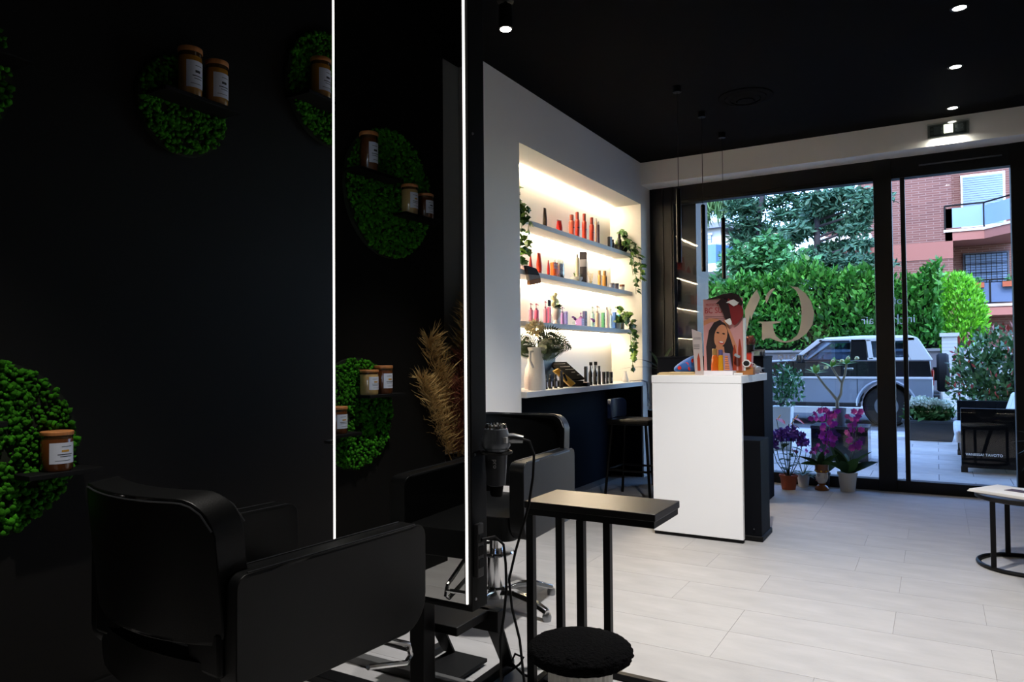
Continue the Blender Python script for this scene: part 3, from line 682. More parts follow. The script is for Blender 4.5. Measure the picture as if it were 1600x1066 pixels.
        if h < .11: box(-r*.12, r*.12, -r*1.05, r*1.05, h*.9, h*1.02).build('crimp', C('cap_grey', (150, 148, 144)), t)
    elif kind == 'pack':
        box(-r*.6, r*.6, -r, r, 0, h).build('pack_body', m_, t, bevel=.004)
        box(-r*.62, r*.62, -r*.12, r*.12, 0, h+.001).build('ribbon', C('ribbon_dark', (52, 52, 70)), t)
        for z in (.25, .55, .8): box(r*.6, r*.615, -r*.9, r*.9, h*z, h*(z+.08)).build('printed_stripe', C('stripe_'+c, (236, 150, 90) if c == 'orange' else (120, 60, 50)), t)
        if c == 'orange': MB().lathe([(0, 0), (r*.9, 0), (r*.9, .01), (0, .014)], 20, c=(0, 0, 0)).build('round_seal', C('seal_orange', (250, 104, 10)), t, loc=(r*.6, 0, h*.36), rot=(0, PI/2, 0), smooth=True)
    return t
S1 = [
(5.173,0.036,0.160,'tube_up','darkbrown','tube','slim dark brown tube standing alone on the top shelf beside the ivy pot'),
(5.431,0.053,0.102,'tube_down','red','tube','small red tube with a grey crimped end on the top shelf'),
(5.672,0.050,0.188,'bottle','coral','bottle','light coral bottle, the one nearest the small red tube on the top shelf'),
(5.786,0.042,0.230,'bottle','coral2','bottle','tallest coral bottle, second in the coral row on the top shelf'),
(5.934,0.043,0.241,'bottle','coral3','bottle','orange-red bottle, third in the coral row on the top shelf'),
(6.095,0.044,0.234,'bottle','coral3','bottle','orange-red bottle beside the slim beige bottle on the top shelf'),
(6.196,0.027,0.243,'slim','beige','bottle','slim beige bottle with a grey tip at the end of the coral row'),
(6.252,0.018,0.221,'slim','plum','bottle','slim dark plum bottle tucked behind the slim beige bottle'),
(6.521,0.037,0.117,'square','black','bottle','small black box-shaped bottle on the top shelf after the coral row'),
(6.597,0.028,0.100,'bottle','black','bottle','short black bottle with a cap on the top shelf'),
(6.767,0.038,0.178,'bottle','black','bottle','tall black bottle beside the black ivy bowl on the top shelf'),
]
S2 = [
(4.928,0.042,0.144,'cone','red','bottle','red cone-shaped bottle on the second shelf under the hanging ivy'),
(5.067,0.046,0.167,'tube_down','orangered','tube','orange-red tube standing cap down on the second shelf'),
(5.227,0.026,0.130,'tube_down','red','tube','thin red tube beside the patterned gift pack on the second shelf'),
(5.329,0.063,0.121,'pack','orange','gift pack','orange gift pack with a round front on the second shelf'),
(5.435,0.053,0.123,'pack','greyred','gift pack','grey and brown gift pack tied with a dark ribbon on the second shelf'),
(5.777,0.036,0.246,'slim','stone','ornament','pale stone-coloured slim column beside the tall dark box'),
(5.907,0.068,0.279,'square','darkbox','box','tall dark product box with a grey band on the second shelf'),
(5.948,0.029,0.040,'square','pink','box','tiny pink box at the foot of the tall dark box'),
(6.263,0.036,0.149,'bottle','gold','bottle','golden bottle with a black neck on the second shelf'),
(6.381,0.045,0.158,'bottle','goldblack','bottle','golden bottle with a black label on the second shelf'),
(6.558,0.050,0.056,'jar','greyblue','jar','small grey-blue jar, first of the low jars on the second shelf'),
(6.680,0.044,0.063,'jar','greydark','jar','small dark grey jar between two low jars on the second shelf'),
(6.823,0.051,0.064,'jar','brownlid','jar','small white jar with a brown lid at the end of the second shelf'),
]
S3 = [
(4.924,0.035,0.148,'pump','pink','bottle','pink pump bottle, first at the wall end of the third shelf'),
(5.012,0.040,0.150,'pump','rose','bottle','rose pump bottle beside the first pink pump bottle'),
(5.166,0.033,0.179,'pump','pink','bottle','pink pump bottle standing before the rose-labelled pink box'),
(5.233,0.028,0.135,'square','rose','box','rose pink box with printed panels on the third shelf'),
(5.385,0.037,0.090,'bottle','clear','bottle','pale pink clear bottle under the small black card'),
(5.475,0.032,0.150,'pump','purple','bottle','lilac pump bottle left of the white head vase'),
(5.542,0.027,0.114,'square','lilac','box','blue-lilac box between lilac pump and white head vase'),
(5.838,0.039,0.118,'pump','mauve','bottle','mauve pump bottle standing behind the low purple box'),
(5.816,0.067,0.065,'square','purple','box','low purple box with pale lid on the third shelf'),
(5.924,0.034,0.137,'square','navy','box','navy blue box next to the low purple box'),
(6.092,0.035,0.187,'pump','mint','bottle','pale mint pump bottle on the third shelf'),
(6.201,0.041,0.201,'pump','beige','bottle','beige pump bottle with a brown edge on the third shelf'),
(6.335,0.030,0.144,'square','green','box','green box with a darker side on the third shelf'),
(6.428,0.030,0.201,'slim','palepink','tube','pale pink slim tube behind the purple blossom'),
(6.530,0.025,0.191,'pump','paleblue','bottle','pale blue pump bottle at the right of the third shelf'),
(6.611,0.037,0.162,'square','blue','box','deep blue box in the blue group on the third shelf'),
(6.714,0.041,0.145,'square','cyan','box','bright cyan box beside the black box on the third shelf'),
(6.811,0.038,0.153,'square','black','box','black box at the end of the blue group on the third shelf'),
]
CO = [
(4.977,0.025,0.108,'bottle','blacklab','bottle','small black bottle with a pale label beside the white jug'),
(5.047,0.030,0.110,'bottle','blacklab','bottle','small black bottle, second from the white jug'),
(5.138,0.028,0.111,'bottle','blacklab','bottle','small black bottle with a blue glint before the golden board'),
(5.237,0.031,0.138,'bottle','black','bottle','taller black bottle at the foot of the golden board'),
(5.712,0.027,0.165,'square','black','box','black box behind the first black spray bottle'),
(5.808,0.036,0.200,'spray','black','bottle','black spray bottle nearest the slanted black tray'),
(5.911,0.037,0.203,'spray','black','bottle','black spray bottle, second in the row on the counter'),
(5.999,0.029,0.165,'bottle','black','bottle','black capped bottle after the two spray bottles'),
(6.104,0.032,0.110,'jar','blacklab','jar','black jar with white print, first of three on the counter'),
(6.186,0.026,0.111,'jar','blacklab','jar','black jar with white print, middle of three on the counter'),
(6.269,0.033,0.106,'jar','blacklab','jar','black jar with white print nearest the small white vase'),
]
for rows, z, x, g in ((S1, 2.245, -2.70, 'products on the top niche shelf'), (S2, 1.86, -2.70, 'products on the second niche shelf'), (S3, 1.475, -2.70, 'products on the third niche shelf'), (CO, .958, -2.60, 'products on the niche counter')):
    for y, d, h, k_, c, cat, lab in rows:
        product(k_, c, d, h, (x, y, z+.0005), lab, cat, g)
# ------------------------------------------------------------------ plants and ornaments in the niche
ivy_m = mat('ivy_leaf', (46, 84, 34), .4, spec=.5, rand=.45); ivy_l = mat('ivy_leaf_light', (112, 150, 58), .45, rand=.3)
vine_m = C('vine_brown', (86, 96, 48), .7)
def ivy_mesh(name, m_):
    mb = MB(); P = [(0, 0), (.25, .5), (.42, .42), (.55, .62), (.68, .3), (1.05, 0), (.68, -.3), (.55, -.62), (.42, -.42), (.25, -.5)]
    vs = [(.45, 0, .1)]+[(x, y, -.06*abs(y)*4+.0) for x, y in P]
    mb.add(vs, [(0, i+1, (i+1) % 10+1) for i in range(10)]); return mb.mesh(name, m_)
ivy_a, ivy_b = ivy_mesh('leaf', ivy_m), ivy_mesh('leaf', ivy_l)
def ivy(loc, vines, label, pot=None, bush=0, s=.06):
    t = thing('ivy_plant', label, 'plant', loc, group='ivy plants trailing in the lit niche')
    if pot: pot(t)
    def lf(p, big=1.):
        o = link('leaf', ivy_a if random.random() < .7 else ivy_b, t, p, (random.uniform(-.8, .8), random.uniform(.3, 1.5), random.uniform(-1.6, 1.6)), s*big*random.uniform(.7, 1.25)); return o
    for i in range(bush):
        a = random.uniform(0, 2*PI); q = random.uniform(.02, .10); lf((q*math.cos(a)*.7+.02, q*math.sin(a), random.uniform(.05, .24)))
    for v in vines:
        MB().tube(v, .0025, 5).build('vine', vine_m, t)
        V = [Vector(p) for p in v]; L = sum((V[i+1]-V[i]).length for i in range(len(V)-1)); n = int(L/.028)
        for k_ in range(n):
            q = k_/n*(len(V)-1); i = int(q); p = V[i].lerp(V[i+1], q-i)
            lf((p.x+random.uniform(-.01, .02), p.y+random.uniform(-.03, .03), p.z+random.uniform(-.01, .02)))
def dark_pot(r, h, m_):
    return lambda t: MB().lathe([(0, 0), (r*.8, 0), (r, h*.3), (r, h), (r*.9, h), (r*.88, h*.85), (0, h*.85)], 24).build('pot', m_, t, smooth=True)
ivy((-2.73, 4.66, 2.2455), [[(0, 0, .1), (.1, -.02, .12), (.13, -.03, 0), (.12, -.05, -.2), (.13, -.03, -.36)], [(0, 0, .1), (.1, .05, .1), (.135, .06, -.04), (.12, .04, -.16), (.13, .05, -.25)], [(0, 0, .1), (.1, -.08, .08), (.12, -.1, -.12), (.12, -.1, -.3)]], 'ivy trailing from a dark pot at the near end of the top shelf', dark_pot(.065, .12, C('pot_glass_green', (40, 62, 54), .15)), 48)
ivy((-2.72, 6.83, 2.2455), [[(0, .0, .08), (.12, .02, .1), (.14, .0, -.05), (.15, .03, -.25), (.15, .04, -.42)], [(0, .0, .08), (.13, -.06, .06), (.15, -.08, -.1), (.15, -.04, -.24)], [(0, .0, .08), (.16, .06, .04), (.19, .06, -.12), (.19, .05, -.3)], [(0, 0, .1), (.12, -.1, .12), (.1, -.16, .06)]], 'ivy in a black bowl at the window end of the top shelf', dark_pot(.075, .075, M['black_matt']), 26)
ivy((-2.71, 6.70, 1.4755), [[(0, 0, .08), (.08, .04, .18), (.12, .1, .02), (.13, .12, -.2), (.12, .08, -.42)], [(0, 0, .08), (.1, -.05, .16), (.13, .02, 0), (.12, .06, -.15), (.13, .1, -.3)], [(0, 0, .08), (.09, .12, .1), (.13, .16, -.04), (.125, .1, -.24)]], 'ivy trailing from a small white pot at the window end of the third shelf', dark_pot(.04, .06, M['white']), 14, .055)
# small items with parts
def small(name, label, cat, loc, rz=0): return thing(name, label, cat, loc, rz)
t = small('terrarium', 'glass terrarium with a small green plant and dark soil on the second shelf', 'terrarium', (-2.72, 5.45, 1.8605))
MB().lathe([(0, 0), (.045, 0), (.048, .03), (0, .032)], 20).build('soil', C('soil', (38, 30, 24), .9), t, smooth=True)
MB().lathe([(.045, 0), (.05, .03), (.048, .12), (.035, .16), (.033, .16), (.046, .12), (.048, .03)], 24).build('glass_body', M['clearglass'], t, smooth=True)
tl = leafmesh('leaf', .07, .022, ivy_m, n=3)
for i in range(9): link('leaf', tl, t, (0, 0, .03+.012*i), (0, -.9+.1*i, i*2.4), 1)
t = small('succulent', 'green succulent in a low white bowl on the second shelf', 'plant', (-2.72, 5.80, 1.8605))
MB().lathe([(0, 0), (.035, 0), (.055, .03), (.056, .045), (.048, .045), (.04, .035), (0, .035)], 22).build('bowl', M['white'], t, smooth=True)
sl = leafmesh('leaf', .05, .02, C('succulent_green', (84, 104, 50), .5), droop=-.2, n=3)
for i in range(22): link('leaf', sl, t, (0, 0, .04+.001*i), (0, -.25-.05*i, i*2.4), 1.1-.01*i)
t = small('dried_twigs', 'dried pale twigs standing in a small glass between the low jars', 'plant', (-2.78, 6.24, 1.8605))
MB().lathe([(0, 0), (.02, 0), (.02, .05), (.018, .05), (.018, .004), (0, .004)], 14).build('glass_cup', M['clearglass'], t, smooth=True)
for i in range(7): MB().tube([(0, 0, .005), (.012*math.cos(i), .02*math.sin(i*2.1), .07), (.02*math.cos(i), .05*math.sin(i*2.1)-.02, .12+.01*(i % 3))], .0022, 5).build('twig', C('twig', (206, 178, 110), .8), t)
t = small('striped_pouch', 'black grey and tan striped fringed pouch hanging over the second shelf edge', 'pouch', (-2.63, 4.83, 1.79))
cols = [C('pouch_black', (24, 22, 24), .9), C('pouch_grey', (138, 128, 120), .9), C('pouch_tan', (172, 116, 76), .9)]
rows_ = [((-.12, .10), (.04, .09)), ((-.09, .035), (.09, .045)), ((-.075, -.012), (.105, .025)), ((-.065, -.045), (.11, -.015))]
for i in range(3):
    (a, az), (b, bz) = rows_[i]; (c, cz), (d, dz) = rows_[i+1]
    MB().prism([(a, az), (b, bz), (d, dz), (c, cz)], -.014, .014, 'x').build('woven_band', cols[i], t, bevel=.004)
fm = MB()
for i in range(12):
    y = -.06+.168*i/11; z = -.045+.030*i/11
    fm.tube([(0, y, z), (.003, y+.004, z-.025), (0, y-.002, z-.045-.012*(i % 3))], .0016, 4)
fm.build('fringe', C('fringe', (150, 142, 136), .9), t)
t = small('black_card', 'small square black card on a thin stand on the third shelf', 'sign', (-2.66, 5.16, 1.4755))
box(-.002, .002, -.023, .023, .135, .185).build('card', M['black_matt'], t)
MB().tube([(0, 0, .0), (0, 0, .14)], .002, 6).lathe([(0, 0), (.016, 0), (.016, .004), (0, .004)], 14).build('stand', M['steel'], t, smooth=True)
t = small('head_vase', 'white head-shaped vase holding pale yellow flowers and dark leaves on the third shelf', 'vase', (-2.69, 5.335, 1.4755))
MB().lathe([(0, 0), (.03, 0), (.022, .015), (.02, .035), (.034, .055), (.040, .085), (.037, .115), (.028, .14), (.024, .14), (0, .12)], 22).add([(.036, -.008, .085), (.052, 0, .078), (.036, .008, .085), (.036, 0, .105)], [(0, 1, 3), (1, 2, 3), (0, 2, 1)]).build('vase_body', M['white'], t, smooth=True)
yl = C('flower_yellow', (240, 234, 178), .7)
for i in range(7):
    v, f = iv, if_; npmesh('flower', v*.022*(1+.25*rng.normal(size=(len(v), 1)))+np.array([0, -.05+.02*(i % 4), .17+.022*(i//2)]), f, yl, t)
for i in range(12): link('leaf', ivy_a, t, (0, .01, .14), (0, -.9+.12*i, .5+i*1.3), .055)
for (y, z, lab) in ((5.63, 1.4755, 'tiny purple flowers in a clear bud vase beside the mauve pump bottle'), (6.02, 1.4755, 'tiny purple blossom in a clear bud vase beside the green box')):
    t = small('bud_vase', lab, 'vase', (-2.665, y, z))
    MB().lathe([(0, 0), (.014, 0), (.016, .02), (.008, .04), (.006, .04), (0, .01)], 14).build('glass_body', M['clearglass'], t, smooth=True)
    for i in range(5):
        v = iv*.011*(1+.25*rng.normal(size=(len(iv), 1)))+np.array([.008*math.cos(i*2), .016*math.sin(i*2.2), .05+.01*(i % 3)])
        npmesh('flower', v, if_, C('flower_purple', (128, 70, 150), .7), t)
# counter
t = small('white_jug', 'tall white jug with handle full of ferns and cream flowers on the counter', 'jug', (-2.585, 4.80, .9585))
MB().lathe([(0, 0), (.066, 0), (.064, .1), (.054, .2), (.05, .25), (.062, .29), (.07, .32), (.064, .32), (.048, .26), (0, .25)], 30).build('jug_body', M['white_wall'], t, smooth=True)
MB().tube([(0, -.06, .29), (0, -.105, .285), (0, -.105, .22), (0, -.06, .17)], .009, 10).build('handle', M['white_wall'], t, smooth=True)
fern_m = mat('fern_green', (40, 58, 24), .6, island=.4); fern_d = mat('fern_plum', (74, 44, 44), .6, island=.3)
def frond(par, p0, azi, L, rise, m_, wl=.05, n=20):
    P = []
    for i in range(n+1):
        q = i/n; r_ = L*(q*.85); z = rise*L*(1.6*q-1.55*q*q)
        P.append(Vector((r_*math.cos(azi), r_*math.sin(azi), z))+Vector(p0))
    mb = MB().tube(P, .002, 4); side = Vector((-math.sin(azi), math.cos(azi), 0))
    for i in range(2, n):
        q = i/n; w = wl*math.sin(PI*(.12+.86*q))**.7; t_ = (P[i+1]-P[i]).normalized(); pn = side.cross(t_)
        for s in (-1, 1):
            d = (pn*s*.85+side*.25+t_*.55).normalized(); a = P[i]; u = t_*.005
            mb.add([a-u*.4, a+d*w*.5-u, a+d*w, a+d*w*.5+u], [(0, 1, 2, 3)])
    return mb.build('frond', m_, par)
for i, (az, L, ri) in enumerate(((.5, .24, 1.5), (.6, .29, 1.15), (.4, .30, .85), (.7, .31, .6), (.5, .31, .35), (.35, .28, .1), (.6, .24, -.2), (.3, .20, -.5), (3.5, .17, 1.6), (3.7, .19, 1.0), (3.4, .18, .55), (3.8, .18, .1), (3.6, .15, -.4), (-.3, .2, .6), (-.6, .18, .1), (1.2, .25, .7), (1.4, .22, .3), (-.2, .16, -.6), (.9, .27, .9), (.8, .28, .2))):
    frond(t, (0, 0, .30), az, L, ri, fern_m, .055)
frond(t, (0, .02, .31), 1.3, .12, 2.6, fern_d, .032, 24)
cream = mat('cream_bloom', (232, 216, 172), .9, island=.15)
for i, (y, z) in enumerate(((-.09, .46), (-.05, .49), (-.02, .44), (.05, .47), (.08, .43), (.16, .36), (.2, .33))):
    leafcloud('bloom', ell(90, (-.02+.03*(i % 2), y, z), (.03, .03, .035), .2), .03, cream, t, .5)
t = small('pink_pot', 'pink square pot with green leaves behind the white jug', 'pot', (-2.76, 4.70, .9585))
MB().prism([(-.05, 0), (.05, 0), (.062, .2), (-.062, .2)], -.05, .05, 'x').build('pot', C('pink_gloss', (214, 112, 128), .35), t, bevel=.006)
for i in range(10): link('leaf', ivy_a, t, (0, 0, .19), (0, -1.2+.1*i, i*2.4), .09)
t = small('white_vase', 'second white vase with a narrow neck behind the small black bottles', 'vase', (-2.73, 4.97, .9585))
MB().lathe([(0, 0), (.05, 0), (.055, .08), (.045, .16), (.025, .2), (.022, .26), (.016, .26), (0, .2)], 24).build('vase_body', M['white_wall'], t, smooth=True)
MB().lathe([(.022, .25), (.027, .26), (.022, .262)], 20).build('rim', M['white'], t, smooth=True)
t = small('black_board', 'upright black board leaning at the niche back behind the slanted tray', 'board', (-2.80, 5.42, .9585), 0)
box(-.006, .006, -.12, .10, .0, .34).build('board', M['black_matt'], t, bevel=.002)
box(.006, .008, -.11, .09, .01, .33).build('face', C('board_face', (34, 33, 34), .3), t)
t = small('tray_display', 'slanted black tray with white print on a low black stand on the counter', 'display', (-2.68, 5.50, .9585), -.8)
MB().prism([(-.12, .05), (.12, .05), (.10, .0), (-.10, 0)], -.08, .1, 'x').build('stand', M['black_metal'], t, bevel=.003)
pn = MB().add([(-.06, -.13, .205), (-.06, .02, .205), (.08, .13, .07), (.08, -.04, .055), (-.075, -.13, .19), (-.075, .02, .19), (.065, .13, .055), (.065, -.04, .04)], [(0, 3, 2, 1), (4, 5, 6, 7), (0, 1, 5, 4), (1, 2, 6, 5), (2, 3, 7, 6), (3, 0, 4, 7)]).build('tray_panel', M['black_metal'], t)
for i, (a, b) in enumerate(((.15, .8), (.35, .9), (.48, .95), (.66, .85), (.8, .95))):
    q = .12+.17*i; A = Vector((-.06, -.13, .206)).lerp(Vector((.08, -.04, .056)), q); B = Vector((-.06, .02, .206)).lerp(Vector((.08, .13, .071)), q)
    P0, P1 = A.lerp(B, a), A.lerp(B, b); MB().tube([P0, P1], .0028, 5).build('printed_line', C('print_light', (180, 180, 180)), pn)
t = small('golden_board', 'golden-edged board leaning against the slanted black tray', 'board', (-2.60, 5.285, .9585), -.55)
MB().prism([(-.10, .135), (-.055, .155), (.105, .032), (.06, .004)], -.014, .014, 'x').build('board', C('gold_foil', (206, 158, 58), .35, metal=.4), t, bevel=.002)
MB().prism([(-.02, .105), (.0, .114), (.025, .055), (.01, .05)], .014, .018, 'x').build('dark_mark', M['black_matt'], t)
t = small('gold_strip', 'short golden strip standing at the far side of the slanted tray', 'board', (-2.73, 5.68, .9585))
MB().prism([(-.04, .12), (-.02, .125), (.04, .05), (.02, .045)], -.01, .01, 'x').build('board', C('gold_foil', (206, 158, 58)), t, bevel=.002)
box(-.012, .012, .0, .04, 0, .05).build('foot', M['black_matt'], t)
t = small('pale_packet', 'flat pale packet lying in front of the slanted tray', 'packet', (-2.555, 5.60, .9585), .2)
box(-.03, .03, -.05, .05, 0, .03).build('box_body', M['black_matt'], t, bevel=.003)
box(-.026, .026, -.046, .046, .03, .034).build('pale_lid', C('pale_lid', (214, 190, 170)), t, bevel=.002)
t = small('small_white_vase', 'small white vase at the window end of the counter under the ivy', 'vase', (-2.63, 6.70, .9585))
MB().lathe([(0, 0), (.03, 0), (.034, .02), (.024, .05), (.016, .09), (.014, .105), (.01, .105), (0, .05)], 20).build('vase_body', M['white_wall'], t, smooth=True)
MB().lathe([(.014, .1), (.019, .105), (.014, .107)], 16).build('rim', M['white'], t, smooth=True)
mb = MB()
for i in range(4): mb.tube([(-2.6, 6.75+.03*i, .965), (-2.52, 6.82+.02*i, .972), (-2.49, 6.9+.02*i, .95), (-2.485, 6.93, .86-.05*i), (-2.48, 7.0+.01*i, .72)], .003, 6)
tag(mb.build('loose_cables', C('cable_grey', (120, 122, 128), .5), None, smooth=True), 'tangle of thin grey cables hanging at the window end of the counter', 'cable')

# bar stool under the counter
t = thing('bar_stool', 'black bar stool with low back tucked under the niche counter', 'stool', (-2.24, 5.92, 0), -PI/2)
box(-.19, .19, -.19, .19, .63, .675).build('seat', M['black_metal'], t, bevel=.015)
slab(.36, .16, .03, (.02, .02, .05, .05), bend=.04).build('backrest', C('stool_back', (30, 44, 84), .3), t, loc=(0, -.2, .68), bevel=.006)
for x in (-1, 1):
    for y in (-1, 1): MB().tube([(x*.15, y*.15, .63), (x*.2, y*.2, 0)], .012, 8).build('leg', M['black_metal'], t, smooth=True)
MB().tube([(-.18, -.18, .25), (.18, -.18, .25), (.18, .18, .25), (-.18, .18, .25)], .009, 8, closed=True).build('foot_ring', M['black_metal'], t)

# ------------------------------------------------------------------ reception desk
t = thing('reception_desk', 'white reception desk end panel with thick white top', 'desk', (0, 0, 0))
box(-1.681, -1.085, 4.776, 4.814, .022, 1.0225).build('end_panel', M['white_lac'], t, bevel=.002)
box(-1.684, -1.083, 4.774, 5.592, 1.0235, 1.0745).build('desk_top', M['white_lac'], t, bevel=.002)
box(-1.676, -1.09, 4.782, 4.812, 0, .022).build('plinth', M['black_matt'], t)
box(-1.66, -1.42, 4.815, 5.56, .0, 1.022).build('drawer_carcass', M['navy'], t, bevel=.002)
t = thing('reception_cabinet', 'tall navy cabinet front standing behind the white desk', 'cabinet', (0, 0, 0))
box(-2.12, -1.222, 6.17, 6.54, .0, 1.185).build('body', M['navy'], t, bevel=.003)
box(-2.125, -1.219, 6.165, 6.545, 1.185, 1.203).build('top', M['navy'], t, bevel=.002)
t = thing('black_pedestal', 'narrow black box on a small plinth beside the desk panel', 'box', (0, 0, 0))
box(-1.20, -.995, 4.885, 5.16, .03, .65).build('body', C('pedestal', (10, 12, 17), .7, spec=.08), t, bevel=.004)
box(-1.205, -.985, 4.872, 5.185, 0, .035).build('plinth', M['black_matt'], t, bevel=.006)
MB().lathe([(0, 0), (.004, 0), (.003, .003), (0, .003)], 10).build('screw', M['steel'], t, loc=(-1.04, 4.873, .08), rot=(PI/2, 0, 0))
# items on the desk
ZD = 1.075
t = thing('display_stand', 'pink cardboard display with a photo of a laughing dark-haired woman', 'display', (0, 0, ZD))
box(-1.40, -1.157, 4.86, 4.99, 0, .028).build('base_box', C('display_white', (238, 234, 238), .5), t, bevel=.002)
pb = box(-1.372, -1.108, 4.955, 4.965, .028, .515).build('poster_board', C('poster_pink', (208, 150, 148), .5), t, bevel=.002)
box(-1.108, -1.095, 4.955, 4.985, .028, .38).build('side_fold', C('fold_white', (214, 222, 216), .5), t)
def flat(name, P, y, m_, par=pb, th=.0012):
    MB().prism(P, y, y+th, 'y').build(name, m_, par)
def el(cx, cz, a, b, n=18, ph=0.): return [(cx+a*math.cos(2*PI*i/n)*math.cos(ph)-b*math.sin(2*PI*i/n)*math.sin(ph), cz+a*math.cos(2*PI*i/n)*math.sin(ph)+b*math.sin(2*PI*i/n)*math.cos(ph)) for i in range(n)]
hair = C('print_hair', (34, 20, 22), .6); skin = C('print_skin', (206, 138, 100), .6)
ex = -1.255
flat('printed_arm', [(-1.371, .368), (-1.33, .385), (-1.27, .378), (-1.262, .36), (-1.32, .358), (-1.371, .335)], 4.9535, skin)
flat('printed_arm', [(-1.24, .365), (-1.222, .375), (-1.15, .19), (-1.155, .12), (-1.185, .14)], 4.9535, skin)
flat('printed_hair', [(-1.35, .03), (-1.355, .19), (-1.335, .30), (-1.30, .355), (-1.26, .37), (-1.225, .345), (-1.195, .26), (-1.165, .15), (-1.155, .03)], 4.9525, hair)
flat('printed_neck', [(-1.285, .2), (-1.235, .19), (-1.215, .03), (-1.32, .03)], 4.9515, skin)
flat('printed_face', el(ex, .262, .043, .078, ph=-.2), 4.9505, skin)
flat('printed_eye', el(ex-.018, .285, .010, .0055, 8, -.2), 4.949, hair)
flat('printed_eye', el(ex+.020, .277, .010, .0055, 8, -.2), 4.949, hair)
flat('printed_mouth', el(ex+.004, .218, .019, .010, 12, -.2), 4.949, C('print_lip', (190, 60, 70)))
flat('printed_teeth', el(ex+.004, .221, .014, .005, 10, -.2), 4.948, M['white'])
for i, (a, h_) in enumerate(((-1.165, .2), (-1.13, .24))):
    flat('printed_bottle', [(a-.012, .03), (a+.012, .03), (a+.011, h_*.75), (a+.003, h_), (a-.003, h_), (a-.011, h_*.75)], 4.9495, C('print_rust', (160, 60, 34)))
red = C('print_red', (176, 32, 40), .6)
text('lettering', 'PROTECT & HYDRATE', .022, red, pb, loc=(-1.275, 4.9545, .475), sx=.72)
text('lettering', 'BC SUN', .056, red, pb, loc=(-1.285, 4.9545, .435), sx=.8)
for i, z in enumerate((.392, .38, .368)): flat('printed_line', [(-1.36, z), (-1.21+.03*(i % 2), z), (-1.21+.03*(i % 2), z+.004), (-1.36, z+.004)], 4.954, C('print_grey', (120, 84, 84)))
t2 = thing('product_card', 'narrow pale card with a printed bottle left of the pink display', 'card', (0, 0, ZD))
c_ = MB().prism([(-1.402, .0), (-1.345, .0), (-1.357, .285), (-1.422, .31)], 4.845, 4.852, 'y').build('card', C('card_pale', (190, 176, 172), .5), t2)
flat('printed_bottle', [(-1.385, .03), (-1.365, .03), (-1.368, .11), (-1.378, .15), (-1.387, .11)], 4.8435, C('print_rust', (160, 60, 34)), c_)
text('lettering', '10.000', .022, C('print_grey2', (92, 90, 92)), c_, loc=(-1.386, 4.8445, .245), sx=.8)
for z in (.2, .188, .176): flat('printed_line', [(-1.41, z), (-1.37, z), (-1.37, z+.004), (-1.41, z+.004)], 4.8435, C('print_grey2', (92, 90, 92)), c_)
t = thing('draped_scarf', 'dark red and black scarf with white ends draped over the pink display', 'scarf', (0, 0, ZD))
sc1 = C('scarf_black', (40, 18, 22), .8); sc2 = C('scarf_red', (128, 26, 30), .8)
def strap(name, P, w, m_, yoff=0):
    mb = MB(); vs = []
    for x, y, z, wx, wz in P: vs += [(x-wx, y, z-wz), (x+wx, y, z+wz), (x+wx, y+.008, z+wz), (x-wx, y+.008, z-wz)]
    n = len(P); fs = [(0, 1, 2, 3), tuple(4*n-4+k_ for k_ in (3, 2, 1, 0))]
    for i in range(n-1):
        for e in range(4): fs.append((4*i+e, 4*i+4+e, 4*i+4+(e+1) % 4, 4*i+(e+1) % 4))
    mb.add(vs, fs).build(name, m_, t, bevel=.002)
strap('black_band', [(-1.26, 4.935, .50, .022, .02), (-1.235, 4.930, .49, .028, .012), (-1.215, 4.932, .44, .026, .006), (-1.20, 4.936, .385, .022, .004), (-1.19, 4.94, .35, .016, .002)], 0, sc1)
strap('white_end', [(-1.205, 4.928, .372, .018, .008), (-1.192, 4.927, .352, .016, .006), (-1.182, 4.927, .335, .008, .004)], 0, M['white'])
strap('red_flap', [(-1.16, 4.945, .50, .04, -.03), (-1.15, 4.932, .46, .05, -.03), (-1.145, 4.93, .42, .045, -.025), (-1.155, 4.933, .37, .026, -.014), (-1.165, 4.936, .335, .008, -.004)], 0, sc2)
strap('dark_fold', [(-1.345, 4.945, .512, .004, .002), (-1.30, 4.943, .520, .01, .008), (-1.25, 4.94, .53, .018, .014), (-1.20, 4.94, .53, .02, .02), (-1.15, 4.94, .512, .02, .022), (-1.115, 4.942, .46, .012, .02)], 0, sc1)
strap('white_patch', [(-1.20, 4.925, .49, .01, .006), (-1.175, 4.924, .492, .016, .012), (-1.145, 4.924, .47, .016, .012), (-1.13, 4.925, .478, .006, .01)], 0, M['white'])
t = thing('oil_bottle', 'orange oil bottle with golden cap standing on the display base', 'bottle', (-1.285, 4.905, ZD+.0285))
MB().lathe([(0, 0), (.024, 0), (.026, .01), (.02, .09), (.014, .105), (0, .105)], 24).build('bottle_body', C('oil_orange', (206, 92, 20), .15, coat=.6), t, smooth=True)
MB().lathe([(0, .105), (.016, .105), (.0165, .145), (.014, .148), (0, .148)], 20).build('cap', C('cap_gold', (196, 170, 92), .3, metal=.5), t, smooth=True)
t = thing('oil_bottle', 'yellow-amber oil bottle with lilac cap beside the orange one', 'bottle', (-1.248, 4.915, ZD+.0285))
MB().lathe([(0, 0), (.022, 0), (.024, .01), (.018, .09), (.013, .105), (0, .105)], 24).build('bottle_body', C('oil_amber', (212, 150, 30), .15, coat=.6), t, smooth=True)
MB().lathe([(0, .105), (.014, .105), (.0145, .14), (0, .142)], 20).build('cap', C('cap_lilac', (150, 130, 160), .3), t, smooth=True)
t = thing('ribbed_tube', 'striped lilac and orange pack beside the oil bottles', 'pack', (-1.20, 4.91, ZD+.0285), .1)
